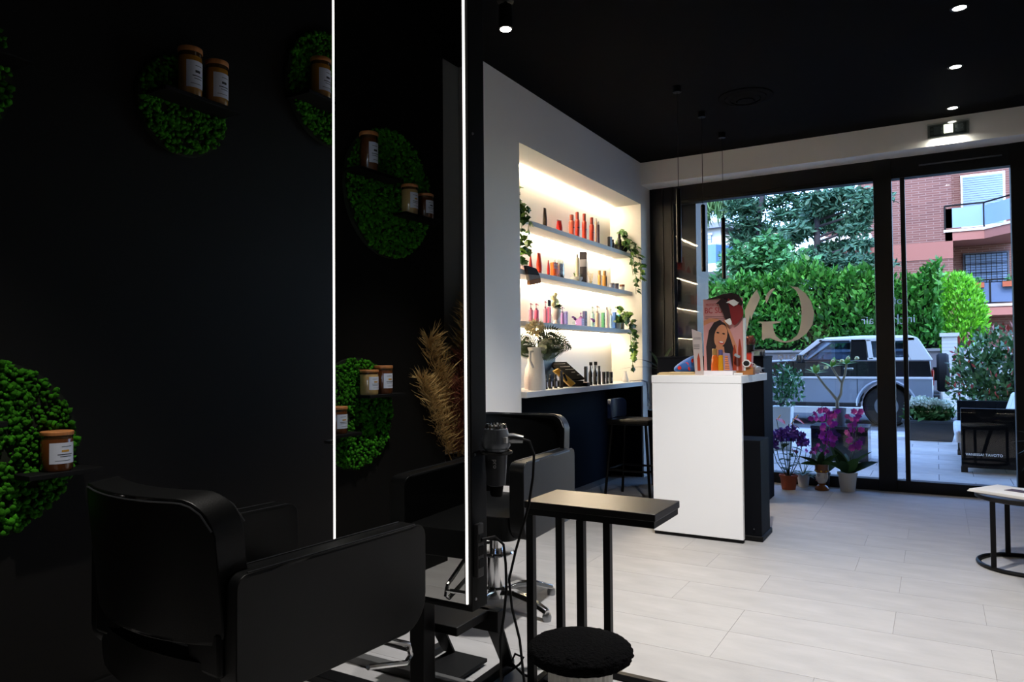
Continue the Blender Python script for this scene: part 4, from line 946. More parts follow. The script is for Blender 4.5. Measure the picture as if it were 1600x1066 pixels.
MB().prism([(-.026, 0), (.03, 0), (.014, .115), (-.03, .12)], -.018, .018, 'y').build('pack_body', C('pack_lilac', (150, 132, 158), .4), t, bevel=.003)
for i in range(7): box(-.018+.001*i-.002*(i > 3), .014-.002*i, -.022, -.018, .006+.014*i, .015+.014*i).build('orange_stripe', C('stripe_o', (232, 140, 84)), t)
box(-.012, .026, -.02, .02, .108, .125).build('foil_top', C('foil', (214, 220, 228), .2, metal=.6), t, rot=(0, .5, 0))
t = thing('red_box', 'red-orange open box behind the sunglasses', 'box', (-1.13, 5.1, ZD))
MB().prism([(-.06, 0), (.045, 0), (.05, .14), (-.065, .14)], -.03, .03, 'y').build('box_body', C('box_red', (204, 62, 36), .45), t, bevel=.002)
box(-.066, .052, -.032, .032, .14, .148).build('rim', C('box_red2', (150, 30, 24), .45), t)
box(-.04, .0, -.034, -.031, .04, .09).build('printed_panel', C('box_red2', (150, 30, 24)), t)
t = thing('cardboard_box', 'small brown cardboard box under the white sunglasses', 'box', (-1.105, 5.0, ZD), .05)
box(-.055, .055, -.04, .04, 0, .052).build('box_body', C('cardboard', (176, 116, 62), .8), t, bevel=.002)
box(-.0555, .0555, -.0405, .0405, .044, .046).build('flap_seam', C('cardboard_d', (120, 76, 40), .8), t)
t = thing('sunglasses', 'white-framed sunglasses lying on the cardboard box', 'glasses', (-1.112, 4.975, ZD+.0525), -.3)
for s in (-1, 1):
    r_ = MB().tube([(s*.032+.026*math.cos(a), -.02, .024+.021*math.sin(a)) for a in [2*PI*i/20 for i in range(20)]], .0042, 8, closed=True).build('rim', M['white'], t, smooth=True)
    MB().lathe([(0, 0), (.024, 0), (.024, .002), (0, .002)], 20).build('lens', C('lens_black', (10, 10, 12), .1), t, loc=(s*.032, -.02, .024), rot=(PI/2, 0, 0))
    MB().tube([(s*.058, -.018, .03), (s*.06, .03, .02), (s*.056, .06, .006)], .003, 6).build('temple', M['white'], t, smooth=True)
MB().tube([(-.008, -.02, .028), (.008, -.02, .028)], .0035, 6).build('bridge', M['white'], t)
t = thing('crumpled_wrap', 'crumpled silvery plastic wrap at the desk corner', 'wrapper', (-1.03, 5.12, ZD))
t.location = (-1.115, 5.32, ZD)
v, f = ico(3); v = v*(1+.22*rng.normal(size=(len(v), 1)))*np.array([.05, .035, .026])+np.array([0, 0, .03]); v[:, 2] = np.maximum(v[:, 2], 0)
npmesh('plastic_film', v, f, C('plastic', (190, 198, 210), .15, metal=.3), t)
box(-.03, .03, -.02, .02, 0, .012).build('contents', C('plastic_in', (150, 160, 190)), t)
t = thing('marker_pen', 'white marker pen with dark tip lying by the display base', 'pen', (-1.135, 4.90, ZD+.0075))
MB().tube([(-.03, 0, 0), (.03, .01, 0)], .007, 12).build('barrel', M['white'], t, smooth=True)
MB().tube([(-.045, -.003, 0), (-.03, 0, 0)], .0072, 12).build('cap', M['black_matt'], t, smooth=True)
t = thing('patterned_pouch', 'blue pouch with red flowers lying on the white desk top', 'pouch', (-1.50, 5.02, ZD+.012), .1)
pv, pf = ico(3); pv = np.sign(pv)*np.abs(pv)**.8*np.array([.1, .06, .055]); pv[:, 2] = np.maximum(pv[:, 2]+.05, 0)*(1+.5*np.clip(pv[:, 0]/.1, -1, 1)); pv[:, 2] = np.maximum(pv[:, 2], 0)
npmesh('pouch_body', pv, pf, C('pouch_blue', (46, 104, 190), .6), t, True)
for i, (x, z) in enumerate(((-.05, .035), (.04, .085), (.06, .05), (.0, .06), (.02, .03))):
    MB().lathe([(0, 0), (.014, 0), (.014, .002), (0, .003)], 7).build('printed_flower', C('flower_red', (222, 52, 40)), t, loc=(x, -.058, z), rot=(PI/2, 0, i))
box(-.05, .1, -.045, .04, -.012, .012).build('dark_underside', C('pouch_dark', (28, 44, 36), .7), t, bevel=.005)
t = thing('folded_cloth', 'beige folded cloth lying flat on the desk top', 'cloth', (-1.56, 4.90, ZD))
for i, (a, b, c, d, z0, z1) in enumerate(((-.11, .16, -.05, .06, 0, .009), (-.1, .05, -.045, .05, .009, .017), (-.03, .14, -.04, .05, .009, .02))):
    box(a, b, c, d, z0, z1).build('fold', C('cloth_beige', (206, 184, 142), .9), t, bevel=.004)
t = thing('flower_cup', 'dark cup of dusty pink dried flowers on the navy cabinet', 'cup', (-1.36, 6.3, 1.2035))
MB().lathe([(0, 0), (.035, 0), (.045, .09), (.042, .09), (.033, .01), (0, .01)], 20).build('cup', C('cup_dark', (30, 20, 22), .4), t, smooth=True)
for i in range(6): leafcloud('flower', ell(40, (.03*math.cos(i*1.05), .03*math.sin(i*1.05), .12+.01*(i % 2)), (.025,)*3, .3), .03, C('flower_dusty', (190, 126, 116), .8), t, .6)
t = thing('paper_bundle', 'pale blue papers standing on the navy cabinet top', 'papers', (-1.29, 6.28, 1.2035))
for i in range(3): box(-.05, .02+.02*i, -.01+.02*i, .005+.02*i, 0, .035+.008*i).build('paper', C('paper_blue%d' % i, ((150, 180, 190), (180, 196, 214), (236, 240, 246))[i]), t, rot=(0, 0, .1*i))
t = thing('leaning_plant', 'potted plant with long arching dark leaves behind the navy cabinet', 'plant', (-2.24, 6.62, 0))
MB().lathe([(0, 0), (.1, 0), (.13, .7), (.12, .7), (.11, .62), (0, .62)], 24).build('pot', M['black_metal'], t, smooth=True)
MB().tube([(0, 0, .62), (.02, -.01, .9), (.0, 0, 1.1)], .012, 8).build('stem', C('stem_dark', (40, 52, 34)), t, smooth=True)
ll = leafmesh('leaf', .42, .035, C('leaf_dark', (30, 48, 30), .4), droop=.25, n=7)
for a, p in ((PI*1.02, -.25), (PI*.5, -.8), (0.2, -.3), (-.9, -.6), (2.2, -.7), (4.4, -.5)): link('leaf', ll, t, (0, 0, 1.08), (0, p, a))
# ------------------------------------------------------------------ flower pots on the floor at the window
lf_d = C('leaf_deep', (34, 66, 38), .6, spec=.2, island=.2); lf_m = C('leaf_mid', (66, 104, 52), .6, spec=.2); stem_g = C('stem_green', (62, 74, 40), .6)
def petalflower(name, m_, r, n=5):
    mb = MB()
    for i in range(n):
        a = 2*PI*i/n; d = Vector((math.cos(a), math.sin(a), .25)); w = Vector((-math.sin(a), math.cos(a), 0))*r*.42
        mb.add([(0, 0, 0), d*r*.55+w, d*r, d*r*.55-w], [(0, 1, 2, 3)])
    mb.lathe([(0, 0), (r*.12, .0), (r*.08, r*.1), (0, r*.12)], 6); return mb.mesh(name, m_)
orch = petalflower('flower', C('orchid_purple', (176, 60, 186), .6), .032, 6); orch2 = petalflower('flower', C('orchid_pink', (214, 104, 196), .6), .029, 6)
pot_p = lambda r, h: [(0, 0), (r*.78, 0), (r*.98, h*.86), (r*1.06, h*.86), (r*1.08, h), (r*.98, h), (r*.9, h*.9), (0, h*.88)]
# terracotta pot: purple heads and pink anthuriums
t = thing('flower_pot', 'terracotta pot of purple flower heads and pink anthuriums beside the navy cabinet', 'plant', (-1.17, 6.93, 0))
MB().lathe(pot_p(.075, .13), 24).build('pot', C('terracotta', (150, 72, 44), .8), t, smooth=True)
pur = mat('purple_heads', (128, 86, 200), .7, island=.3)
for i, (x, y, z) in enumerate(((-.12, 0, .46), (-.05, -.04, .50), (.03, -.02, .52), (.09, 0, .47), (.13, -.03, .43), (-.02, .05, .46), (-.14, -.02, .40))):
    MB().tube([(x*.1, y*.1, .11), (x*.7, y*.6, z*.6), (x, y, z)], .004, 5).build('stem', stem_g, t)
    leafcloud('flower_head', ell(150, (x, y, z), (.06, .05, .04), .6), .03, pur, t, .8)
bl = leafmesh('leaf', .16, .07, lf_d, droop=.35)
for i in range(16): link('leaf', bl, t, (.01*math.cos(i*2.4), .01*math.sin(i*2.4), .14+.018*i), (0, -.55+.03*i, i*2.4), .8)
an = MB().add([(0, 0, 0), (.03, .035, .008), (.075, .028, .004), (.115, 0, -.01), (.075, -.028, .004), (.03, -.035, .008)], [(0, 1, 2, 3, 4, 5)]).mesh('anthurium', C('anthurium_pink', (226, 84, 104), .3))
for x, y, z, a in ((-.1, .02, .63, -.6), (.05, -.02, .64, -.3), (.0, .06, .58, .6)):
    MB().tube([(0, 0, .11), (x*.6, y, z*.6), (x, y, z)], .0035, 5).build('stem', stem_g, t)
    q = link('anthurium', an, t, (x, y, z), (0, .35, a)); MB().tube([(.02, 0, .005), (.035, 0, .05)], .004, 6).build('spadix', C('spadix', (230, 200, 120)), q)
t = thing('flower_pot', 'small white pot behind the terracotta pot at the window', 'plant', (-1.075, 7.13, 0))
MB().lathe(pot_p(.055, .12), 22).build('pot', C('pot_white', (206, 208, 212), .5), t, smooth=True)
for i in range(9): link('leaf', bl, t, (0, 0, .11), (0, -.15-.12*(i % 5), i*2.4), .8)
for i in range(5): MB().tube([(0, 0, .1), (.05*math.cos(i*1.4), .05*math.sin(i*1.4), .22), (.10*math.cos(i*1.4), .07*math.sin(i*1.4), .32)], .003, 5).build('stem', stem_g, t)
for i in range(5): link('flower', orch2, t, (.10*math.cos(i*1.4), .07*math.sin(i*1.4), .32), (1.2, 0, i), .8)
# ceramic head planter
t = thing('head_planter', 'glazed ceramic head planter with white face and golden collar holding an orchid', 'planter', (-.905, 7.03, 0), math.radians(-62+20))
gold = C('glaze_gold', (128, 74, 26), .3, coat=.5); face = C('glaze_white', (220, 216, 208), .25, coat=.6)
MB().lathe([(0, 0), (.058, 0), (.062, .012), (.05, .03), (.032, .045), (.030, .06), (0, .06)], 26).build('collar', gold, t, smooth=True)
hv, hf = ico(4); hv = hv.copy()
for k_ in range(len(hv)):
    x, y, z = hv[k_]; sx = .052*(1-.12*(z < -.3)*(-z)); q = Vector((x*sx, y*.056, z*.068))
    d = math.exp(-(x/.16)**2-((z+.12)/.28)**2); 
    if y < 0:
        q.y -= .014*d*(1 if z > -.35 else .3)
        q.y += .004*math.exp(-((abs(x)-.36)/.16)**2-((z-.12)/.12)**2)
        q.y -= .004*math.exp(-(x/.22)**2-((z+.52)/.08)**2)
        q.y -= .005*math.exp(-(x/.25)**2-((z+.85)/.12)**2)
    hv[k_] = q+Vector((0, 0, .118))
hd_ = npmesh('head', hv, hf, face, t, True)
for s in (-1, 1):
    MB().lathe([(0, 0), (.007, 0), (0, .002)], 12, sx=1, sy=.5).build('eye', C('glaze_dark', (30, 26, 30), .2), hd_, loc=(s*.019, -.0515, .127), rot=(PI/2, 0, 0))
    MB().tube([(s*.008, -.054, .137), (s*.02, -.053, .141), (s*.031, -.046, .137)], .0018, 5).build('eyebrow', C('glaze_brown', (70, 40, 26)), hd_)
    MB().lathe([(0, 0), (.012, 0), (.012, .006), (0, .006)], 12).build('ear', face, hd_, loc=(s*.05, -.005, .12), rot=(0, s*PI/2, 0))
MB().tube([(-.012, -.0565, .083), (0, -.060, .084), (.012, -.0565, .083)], .003, 6).build('mouth', C('glaze_lip', (150, 50, 46), .3), hd_)
MB().lathe([(0, .158), (.050, .156), (.058, .17), (.056, .20), (.062, .23), (.053, .23), (.048, .2), (0, .2)], 28).build('crown', gold, t, smooth=True)
for i in range(8):
    a = 2*PI*i/8; MB().lathe([(0, 0), (.009, 0), (.006, .006), (0, .008)], 10).build('crown_bead', C('glaze_yellow', (206, 160, 50), .3), t, loc=(.056*math.cos(a), .056*math.sin(a), .17), rot=(0, PI/2, a))
ol = leafmesh('leaf', .25, .085, lf_d, droop=.22, n=6, base=.2); ol2 = leafmesh('leaf', .23, .08, lf_m, droop=.25, n=6, base=.2)
for i, (a, p) in enumerate(((.4, -.9), (1.6, -.6), (2.7, -.8), (3.4, -1.2), (4.6, -.3), (5.5, -1.0), (6.1, -.5), (4.2, -.6))): link('leaf', ol if i % 2 else ol2, t, (.02*math.cos(a), .02*math.sin(a), .22), (.5 if i % 2 else -.5, p, a), .8)
for i in range(10): link('flower', orch, t, (.07*math.cos(i*2.2), .06*math.sin(i*2.2)-.02, .33+.015*(i % 5)), (1.1, 0, i*1.7), .7)
def spray(par, pts, n0, off, mesh, sc=1.):
    MB().tube(pts, .003, 5).build('stem', stem_g, par)
    V = [Vector(p) for p in pts]
    for q in range(n0):
        w = (q/max(n0-1, 1))*(len(V)-1.001); w = max(w, 1.1); i = int(w); p = V[i].lerp(V[min(i+1, len(V)-1)], w-i)
        link('flower', mesh, par, p+Vector((random.uniform(-.05, .05), random.uniform(-.03, .03), random.uniform(-.045, .04))), (PI/2+random.uniform(-.5, .5), random.uniform(-1, 1), random.uniform(-.6, .6)), sc)
t = thing('orchid_pot', 'white pot with broad-leaved purple orchid in front of the window post', 'plant', (-.70, 7.08, 0))
MB().lathe(pot_p(.078, .165), 28).build('pot', C('pot_cream', (206, 200, 190), .5), t, smooth=True)
for i, (a, p, s) in enumerate(((.35, -.75, 1.25), (.1, -.35, 1.1), (2.7, -.85, 1.2), (3.1, -.4, 1.15), (1.9, -.6, 1), (4.4, -.5, 1), (5.4, -.65, 1.1), (3.5, -1.0, 1))): link('leaf', ol if i % 3 else ol2, t, (0, 0, .155), (.6 if i % 2 else -.6, p-.25, a), s)
spray(t, [(.02, 0, .15), (.06, 0, .4), (.09, -.01, .62), (.11, -.02, .73)], 13, 0, orch)
spray(t, [(.0, 0, .15), (.05, 0, .42), (.05, -.01, .6), (.02, -.02, .68)], 8, 0, orch2, .95)
t = thing('orchid_pot', 'slim dark pot behind the head planter holding the tall purple orchid sprays', 'plant', (-.90, 7.155, 0))
MB().lathe(pot_p(.05, .14), 20).build('pot', C('pot_dark', (40, 36, 36), .5), t, smooth=True)
spray(t, [(0, 0, .12), (.02, 0, .45), (.03, -.01, .66), (.0, -.03, .74), (-.09, -.05, .65)], 17, 0, orch)
spray(t, [(0, 0, .12), (.04, 0, .42), (.06, -.01, .6), (.09, -.03, .70), (.10, -.05, .62)], 18, 0, orch, .95)
for i in range(5): link('leaf', ol, t, (0, 0, .13), (.5, -.8-.1*i, i*1.3+.5), .8)

# ------------------------------------------------------------------ right side of the salon
t = thing('coffee_table', 'low round black metal coffee table with ring base by the window wall', 'table', (.42, 5.0, 0))
MB().lathe([(0, .38), (.235, .38), (.245, .385), (.245, .405), (.235, .41), (0, .41)], 48).build('table_top', M['table_top'], t, smooth=True)
MB().tube([(.235*math.cos(a), .235*math.sin(a), .012) for a in [2*PI*i/48 for i in range(48)]], .012, 8, closed=True).build('base_ring', M['black_metal'], t, smooth=True)
for x, y in ((-.167, -.156), (-.075, .22), (.23, -.05)): box(x-.013, x+.013, y-.013, y+.013, .012, .381).build('leg', M['black_metal'], t, bevel=.002)
t = thing('magazine', 'open white magazine lying on the round coffee table', 'magazine', (.395, 4.965, .4105), math.radians(-33))
for i, (w, z) in enumerate(((.215, 0), (.21, .005), (.205, .010))): box(-w, w, -.138, .138, z, z+.005).build('page', C('paper_%d' % i, ((226, 222, 218), (236, 232, 228), (240, 238, 234))[i], .7), t)
box(-.08, .14, -.02, .06, .0152, .0162).build('printed_photo', C('print_photo', (70, 52, 60), .6), t)
box(.02, .15, .06, .10, .0152, .0160).build('printed_photo', C('print_photo2', (196, 140, 120), .6), t)
t = thing('shell_chair', 'black shell chair with splayed legs at the right edge beside the coffee table', 'chair', (.66, 4.36, 0), -1.9)
MB().lathe([(0, .43), (.14, .425), (.21, .44), (.24, .47), (.235, .485), (.2, .465), (.0, .45)], 32).build('seat', C('shell_black', (22, 25, 30), .4), t, smooth=True)
slab(.44, .36, .022, (.08, .08, .1, .1), bend=.1).build('backrest', C('shell_black', (22, 25, 30)), t, loc=(0, -.27, .47), bevel=.006)
for a in range(4):
    q = PI/4+a*PI/2+.45; MB().tube([(.12*math.cos(q), .12*math.sin(q), .44), (.30*math.cos(q), .30*math.sin(q), .0)], [.016, .011], 10).build('leg', M['black_metal'], t, smooth=True)
t = thing('spiky_plant', 'potted plant with narrow arching leaves at the right edge by the door', 'plant', (.80, 6.35, 0))
MB().lathe(pot_p(.14, .3), 24).build('pot', M['black_metal'], t, smooth=True)
MB().tube([(0, 0, .25), (0, .02, .6)], .02, 8).build('trunk', C('trunk_brown', (80, 64, 44), .9), t)
nl = leafmesh('leaf', .38, .022, C('leaf_spiky', (70, 92, 50), .45), droop=.35, n=7, base=.3)
for i in range(40): link('leaf', nl, t, (0, 0, .45+.005*i), (0, -1.1+.04*i, i*2.399), random.uniform(.85, 1.1))

# ------------------------------------------------------------------ street outside
ground = struct('ground', box(-40, 40, 7.34, 13.0, -.3, -.024), C('paver_joint', (88, 90, 94), .9))
paver = box(.003, .597, .003, .397, -.03, 0).mesh('paver', mat('paver_stone', (198, 188, 180), .75, var=.1, scale=6, rand=.1))
for j in range(14):
    for i in range(-6 if j < 9 else -4, 4):
        obj('paver', paver, ground, (i*.6+(.3 if j % 2 else 0), 7.4+j*.4, -.02))
struct('kerb', box(-40, 40, 13.0, 13.15, -.3, -.02), C('kerb_stone', (150, 150, 150), .8))
struct('road', box(-40, 40, 13.15, 18.2, -.3, -.14), mat('asphalt', (92, 94, 98), .9, var=.12, scale=3, bump=.2, bscale=80))
struct('sidewalk', box(-40, 40, 18.2, 19.2, -.3, 0.0), C('sidewalk_light', (190, 190, 188), .85))
struct('terrain', box(-60, 60, 19.2, 80, -.3, .02), C('far_ground', (120, 122, 110), .9))
# storeys above the salon and the neighbouring shops: they shade the street
struct('wall_upper_storeys', MB().box(-16, 14, -8, 7.34, 3.3, 13.5).box(-16, -3.05, -8, 7.34, -.3, 3.3).box(3.45, 14, -8, 7.34, -.3, 3.3), C('facade_ochre', (186, 160, 130), .9))
t = thing('garden_wall', 'grey rendered low wall under the clipped hedge across the street', 'wall', (0, 0, 0))
box(-9, .08, 19.0, 19.25, 0, 1.28).build('wall_body', mat('render_grey', (120, 116, 120), .9, var=.1, scale=2), t)
box(-9, .08, 18.96, 19.29, 1.28, 1.34).build('coping', C('coping', (150, 148, 148), .9), t)
t = thing('gate_pillar', 'white brick gate pillar at the end of the hedge', 'pillar', (.26, 19.1, 0))
wb_ = C('white_brick', (214, 214, 212), .8)
for i in range(20): box(-.15, .15, -.15, .15, .08*i, .08*i+.074).build('brick_course', wb_, t)
box(-.145, .145, -.145, .145, 0, 1.6).build('core', C('mortar', (160, 160, 160)), t)
box(-.19, .19, -.19, .19, 1.6, 1.68).build('cap', wb_, t)
t = thing('side_gate', 'pale metal gate panel beside the white gate pillar', 'gate', (0, 0, 0))
for i in range(10): box(.45+.2*i, .63+.2*i, 19.08, 19.12, .1, 1.35).build('board', C('gate_white', (206, 208, 212), .6), t)
box(.42, 2.5, 19.12, 19.16, .3, .4).build('rail', C('gate_white', (206, 208, 212)), t); box(.42, 2.5, 19.12, 19.16, 1.0, 1.1).build('rail', C('gate_white', (206, 208, 212)), t)

# greenery
hedge_m = mat('hedge_leaf', (80, 148, 60), .38, spec=.6, island=.55); hedge_d = mat('hedge_shade_core', (14, 30, 12), .95)  # core coloured near black to stand for shade between the leaves
pine_m = mat('pine_needles', (44, 84, 60), .6, island=.45); cedar_m = mat('cedar_needles', (70, 112, 90), .6, island=.4)
bush_m = mat('bush_leaf', (70, 128, 74), .5, island=.45); cone_m = mat('cone_leaf', (104, 184, 42), .5, island=.35); palm_m = mat('palm_leaf', (84, 124, 70), .5, island=.4)
bark = mat('bark_dark', (52, 48, 54), .9, var=.3, scale=6)
t = thing('hedge', 'long clipped green hedge on the wall across the street', 'hedge', (0, 0, 0))
box(-8.8, -.1, 19.25, 20.3, 1.3, 2.85).build('hedge_shade_core', hedge_d, t)
n = 12500; x = -8.9+9.0*rng.random(n); top = 3.12+.16*np.sin(x*1.7)+.12*np.sin(x*4.3+1)-.03*np.clip(x+2.5, 0, 3); side = rng.random(n)
y = np.where(side < .62, 19.02+.22*rng.random(n), 19.05+1.3*rng.random(n)); z = np.where(side < .62, 1.38+(top-1.22)*rng.random(n)**.9, top-.25*rng.random(n))
d = np.stack([np.zeros(n), np.where(side < .62, -.7, -.2), np.full(n, .75)], 1)
o = leafcloud('foliage', np.stack([x, y, z], 1), .19, hedge_m, t, asp=.45, dirs=d, jit=.55); o['kind'] = 'stuff'
t = thing('hedge', 'shorter leafy hedge behind the sliding door, left of the rounded bush', 'hedge', (0, 0, 0))
box(-.1, .06, 19.4, 20.2, 1.36, 2.6).build('hedge_shade_core', hedge_d, t)
n = 1500; d = np.tile([0, -.6, .7], (n, 1)); o = leafcloud('foliage', np.stack([-.15+.2*rng.random(n), 19.2+.5*rng.random(n), 1.5+1.4*rng.random(n)], 1), .16, hedge_m, t, asp=.45, dirs=d, jit=.55); o['kind'] = 'stuff'
t = thing('rounded_bush', 'bright green rounded cypress bush behind the gate pillar', 'bush', (.46, 21.0, 0))
MB().tube([(0, 0, 0), (0, 0, 1.6)], .08, 8).build('trunk', bark, t)
P = ell(6500, (0, 0, 2.0), (.62, .55, 1.22), .75); o = leafcloud('foliage', P, .12, cone_m, t, asp=.4, dirs=np.stack([P[:, 0]*.8, P[:, 1]*.8, np.full(len(P), .9)], 1), jit=.35); o['kind'] = 'stuff'
t = thing('rounded_bush', 'smaller green bush left of the bright rounded bush', 'bush', (-.3, 22.3, 0))
MB().tube([(0, 0, 0), (0, 0, 1.6)], .08, 8).build('trunk', bark, t)
P = ell(3500, (0, 0, 1.95), (.5, .5, 1.05), .75); o = leafcloud('foliage', P, .14, bush_m, t, asp=.45, dirs=np.stack([P[:, 0], P[:, 1], np.full(len(P), .8)], 1), jit=.45); o['kind'] = 'stuff'
def tree(name, label, x, y, trunk, clusters, m_, n, size, asp, dirz=.1, droop=False):
    t = thing(name, label, 'tree', (x, y, 0))
    MB().tube(trunk, [.17-.13*i/(len(trunk)-1) for i in range(len(trunk))], 10).build('trunk', bark, t, smooth=True)
    pts = []
    for c in clusters: pts.append(ell(int(n*c[6]), c[:3], c[3:6], .3))
    P = np.concatenate(pts); dr = rng.normal(size=P.shape)*.7; dr[:, 2] = dirz+.4*rng.normal(size=len(P))
    br = MB()
    for c in clusters[:14]: br.tube([(trunk[-2][0], trunk[-2][1], min(c[2]-.3, trunk[-1][2])), c[:3]], [.05, .02], 6)
    br.build('branches', bark, t)
    o = leafcloud('crown', P, size, m_, t, asp=asp, dirs=dr, jit=.1); o['kind'] = 'stuff'; return t
cl = []
for i in range(40): cl.append((random.uniform(-1.1, 3.4), random.uniform(-.8, .8), random.uniform(5.2, 9.0), random.uniform(.4, .75), .5, random.uniform(.2, .36), 1))
tree('pine_tree', 'dark pine tree with thick trunk behind the hedge', -5.05, 27.0, [(-.45, 0, 0), (-.45, 0, 3.5), (-.5, 0, 5.4), (-.2, 0, 7.2), (0, 0, 9)], cl, pine_m, 300, .3, .22)
cl = []
for i in range(34):
    q = random.random(); cl.append((random.uniform(-.2, 1.8), random.uniform(-.6, .6), 3.6+2.6*q+random.uniform(-.2, .2), .5, .4, .16, 1))
for i in range(14): cl.append((random.uniform(-1.2, .6), random.uniform(-.6, .6), random.uniform(3.6, 5.2), .5, .4, .22, 1))
tree('cedar_tree', 'grey-green cedar with layered branches in front of the brick block', -3.15, 24.3, [(0, 0, 0), (0, 0, 3), (.02, 0, 6), (.05, 0, 9.5)], cl, cedar_m, 230, .24, .3, -.15)
cl = [(random.uniform(-.75, 1.2), random.uniform(-.6, .6), random.uniform(2.4, 4.4), .6, .5, .45, 1) for i in range(26)]
tree('broadleaf_tree', 'rounded mid-green tree between the far balcony house and the cedar', -4.45, 22.2, [(0, 0, 0), (0, 0, 2.4), (.1, 0, 3.6), (0, 0, 4.5)], cl, bush_m, 260, .2, .5)
t = thing('weeping_tree', 'tree with drooping feathery fronds at the upper left of the window', 'tree', (-8.5, 29.6, 0))
MB().tube([(0, 0, 0), (.1, 0, 4), (.2, 0, 7.4)], [.2, .15, .1], 10).build('trunk', bark, t, smooth=True)
P = np.concatenate([ell(420, (random.uniform(-.5, 1.8), random.uniform(-.5, .5), random.uniform(6.9, 8.8)), (.35, .35, .6), .2) for i in range(20)])
o = leafcloud('crown', P, .5, palm_m, t, asp=.07, dirs=np.tile([0, 0, -1.], (len(P), 1)), jit=.28); o['kind'] = 'stuff'
for i, (x, y, h, r_, lab) in enumerate(((-11.5, 31, 5.4, 1.8, 'distant dark tree at the left behind the hedge'), (-7.2, 32.5, 4.6, 1.5, 'distant dark tree behind the rounded mid-green tree'), (-3.6, 30.5, 4.9, 1.3, 'distant dark tree behind the cedar trunk'))):
    tree('distant_tree', lab, x, y, [(0, 0, 0), (0, 0, 2), (0, 0, 3), (0, 0, h*.8)], [(random.uniform(-r_, r_), random.uniform(-.8, .8), random.uniform(1.5, h), .8, .7, .6, 1) for q in range(18)], pine_m if i != 1 else bush_m, 170, .34, .4)
t = thing('photinia_shrub', 'leafy shrub with red young leaves behind the outdoor sofa', 'shrub', (.68, 11.3, -.02))
for i in range(7): MB().tube([(.1*math.cos(i), .1*math.sin(i), .0), (.3*math.cos(i), .2*math.sin(i), .7), (.5*math.cos(i), .3*math.sin(i), 1.2)], .012, 6).build('stem', bark, t)
P = ell(3600, (.05, 0, .86), (.62, .5, .70), .35); D = np.stack([P[:, 0], P[:, 1]-.3, P[:, 2]-.4], 1)
o = leafcloud('foliage', P, .085, mat('photinia_leaf', (92, 134, 80), .3, spec=.7, island=.5), t, asp=.5, dirs=D, jit=.6); o['kind'] = 'stuff'
P = ell(230, (.05, -.1, .98), (.62, .5, .62), .9); o = leafcloud('red_leaves', P, .08, C('photinia_red', (190, 74, 66), .4), t, asp=.4, dirs=np.tile([0, -.2, 1.], (len(P), 1)), jit=.5); o['kind'] = 'stuff'
box(-.45, .6, -.3, .3, 0, .35).build('planter_box', C('planter_grey', (70, 72, 76), .7), t, bevel=.01)

# outdoor furniture and planters on the pavement
t = thing('outdoor_sofa', 'black outdoor sofa with white back cushions just outside the door', 'sofa', (0, 0, -.02))
bk = C('sofa_black', (9, 9, 11), .5, spec=.12)
box(.205, .95, 8.87, 8.97, .05, .66).build('side_panel', bk, t, bevel=.006)
box(.205, .95, 10.35, 10.45, .05, .66).build('side_panel', bk, t, bevel=.006)
box(.86, .95, 8.97, 10.35, .05, .66).build('back_panel', bk, t, bevel=.006)
box(.22, .86, 8.97, 10.35, .10, .28).build('seat_base', bk, t, bevel=.006)
box(.16, .80, 8.98, 9.655, .285, .42).build('seat_cushion', C('cushion_grey', (206, 208, 214), .8), t, bevel=.03, seg=3)
box(.16, .80, 9.665, 10.34, .285, .42).build('seat_cushion', C('cushion_grey', (206, 208, 214)), t, bevel=.03, seg=3)
for y in (8.99, 9.45, 9.92): box(-.06, .08, 0, .42, 0, .38).build('back_cushion', C('cushion_white', (228, 228, 228), .85), t, loc=(.70, y, .40), rot=(0, .3, 0), bevel=.035, seg=3)
for x in (.23, .9):
    for y in (8.9, 10.4): box(x-.03, x+.03, y-.03, y+.03, 0, .06).build('foot', bk, t)
t = thing('hydrangea_planter', 'low dark planter box of pale hydrangeas on the pavement', 'planter', (-.10, 12.05, -.02))
MB().prism([(-.27, 0), (.27, 0), (.34, .27), (-.34, .27)], -.22, .22, 'y').build('planter_box', C('planter_dark', (62, 64, 68), .6), t, bevel=.01)
box(-.35, .35, -.23, .23, .25, .285).build('rim', C('planter_dark', (62, 64, 68)), t, bevel=.005)
P = ell(700, (0, 0, .36), (.32, .2, .14), .3); o = leafcloud('foliage', P, .11, lf_m, t, asp=.6, dirs=np.tile([0, 0, 1.], (len(P), 1)), jit=.8); o['kind'] = 'stuff'
hm = mat('hydrangea_pale', (214, 222, 206), .7, island=.12)
for i in range(15):
    x, y = random.uniform(-.26, .28), random.uniform(-.2, .15); leafcloud('flower_head', ell(70, (x, y, .48+.05*math.cos(x*5)+random.uniform(-.03, .05)), (.06, .06, .05), .7), .04, hm, t, .9)
t = thing('black_planter', 'black glossy cube planter on the pavement outside the window', 'planter', (0, 0, -.02))
box(-1.29, -.687, 9.16, 9.605, .0, .365).build('cube_body', C('gloss_black', (16, 17, 20), .12, spec=.6), t, bevel=.004)
box(-1.295, -.682, 9.155, 9.61, .365, .40).build('top', C('gloss_top', (52, 56, 64), .2), t, bevel=.003)
t = thing('plumeria_plant', 'bare forked plumeria with leaf tufts in a grey pot on the black cube', 'plant', (-1.0, 9.36, .3805))
MB().lathe([(0, 0), (.062, 0), (.076, .2), (.07, .2), (.062, .17), (0, .17)], 24).build('pot', C('pot_grey', (92, 92, 100), .7), t, smooth=True)
pl = C('plumeria_bark', (150, 142, 122), .7)
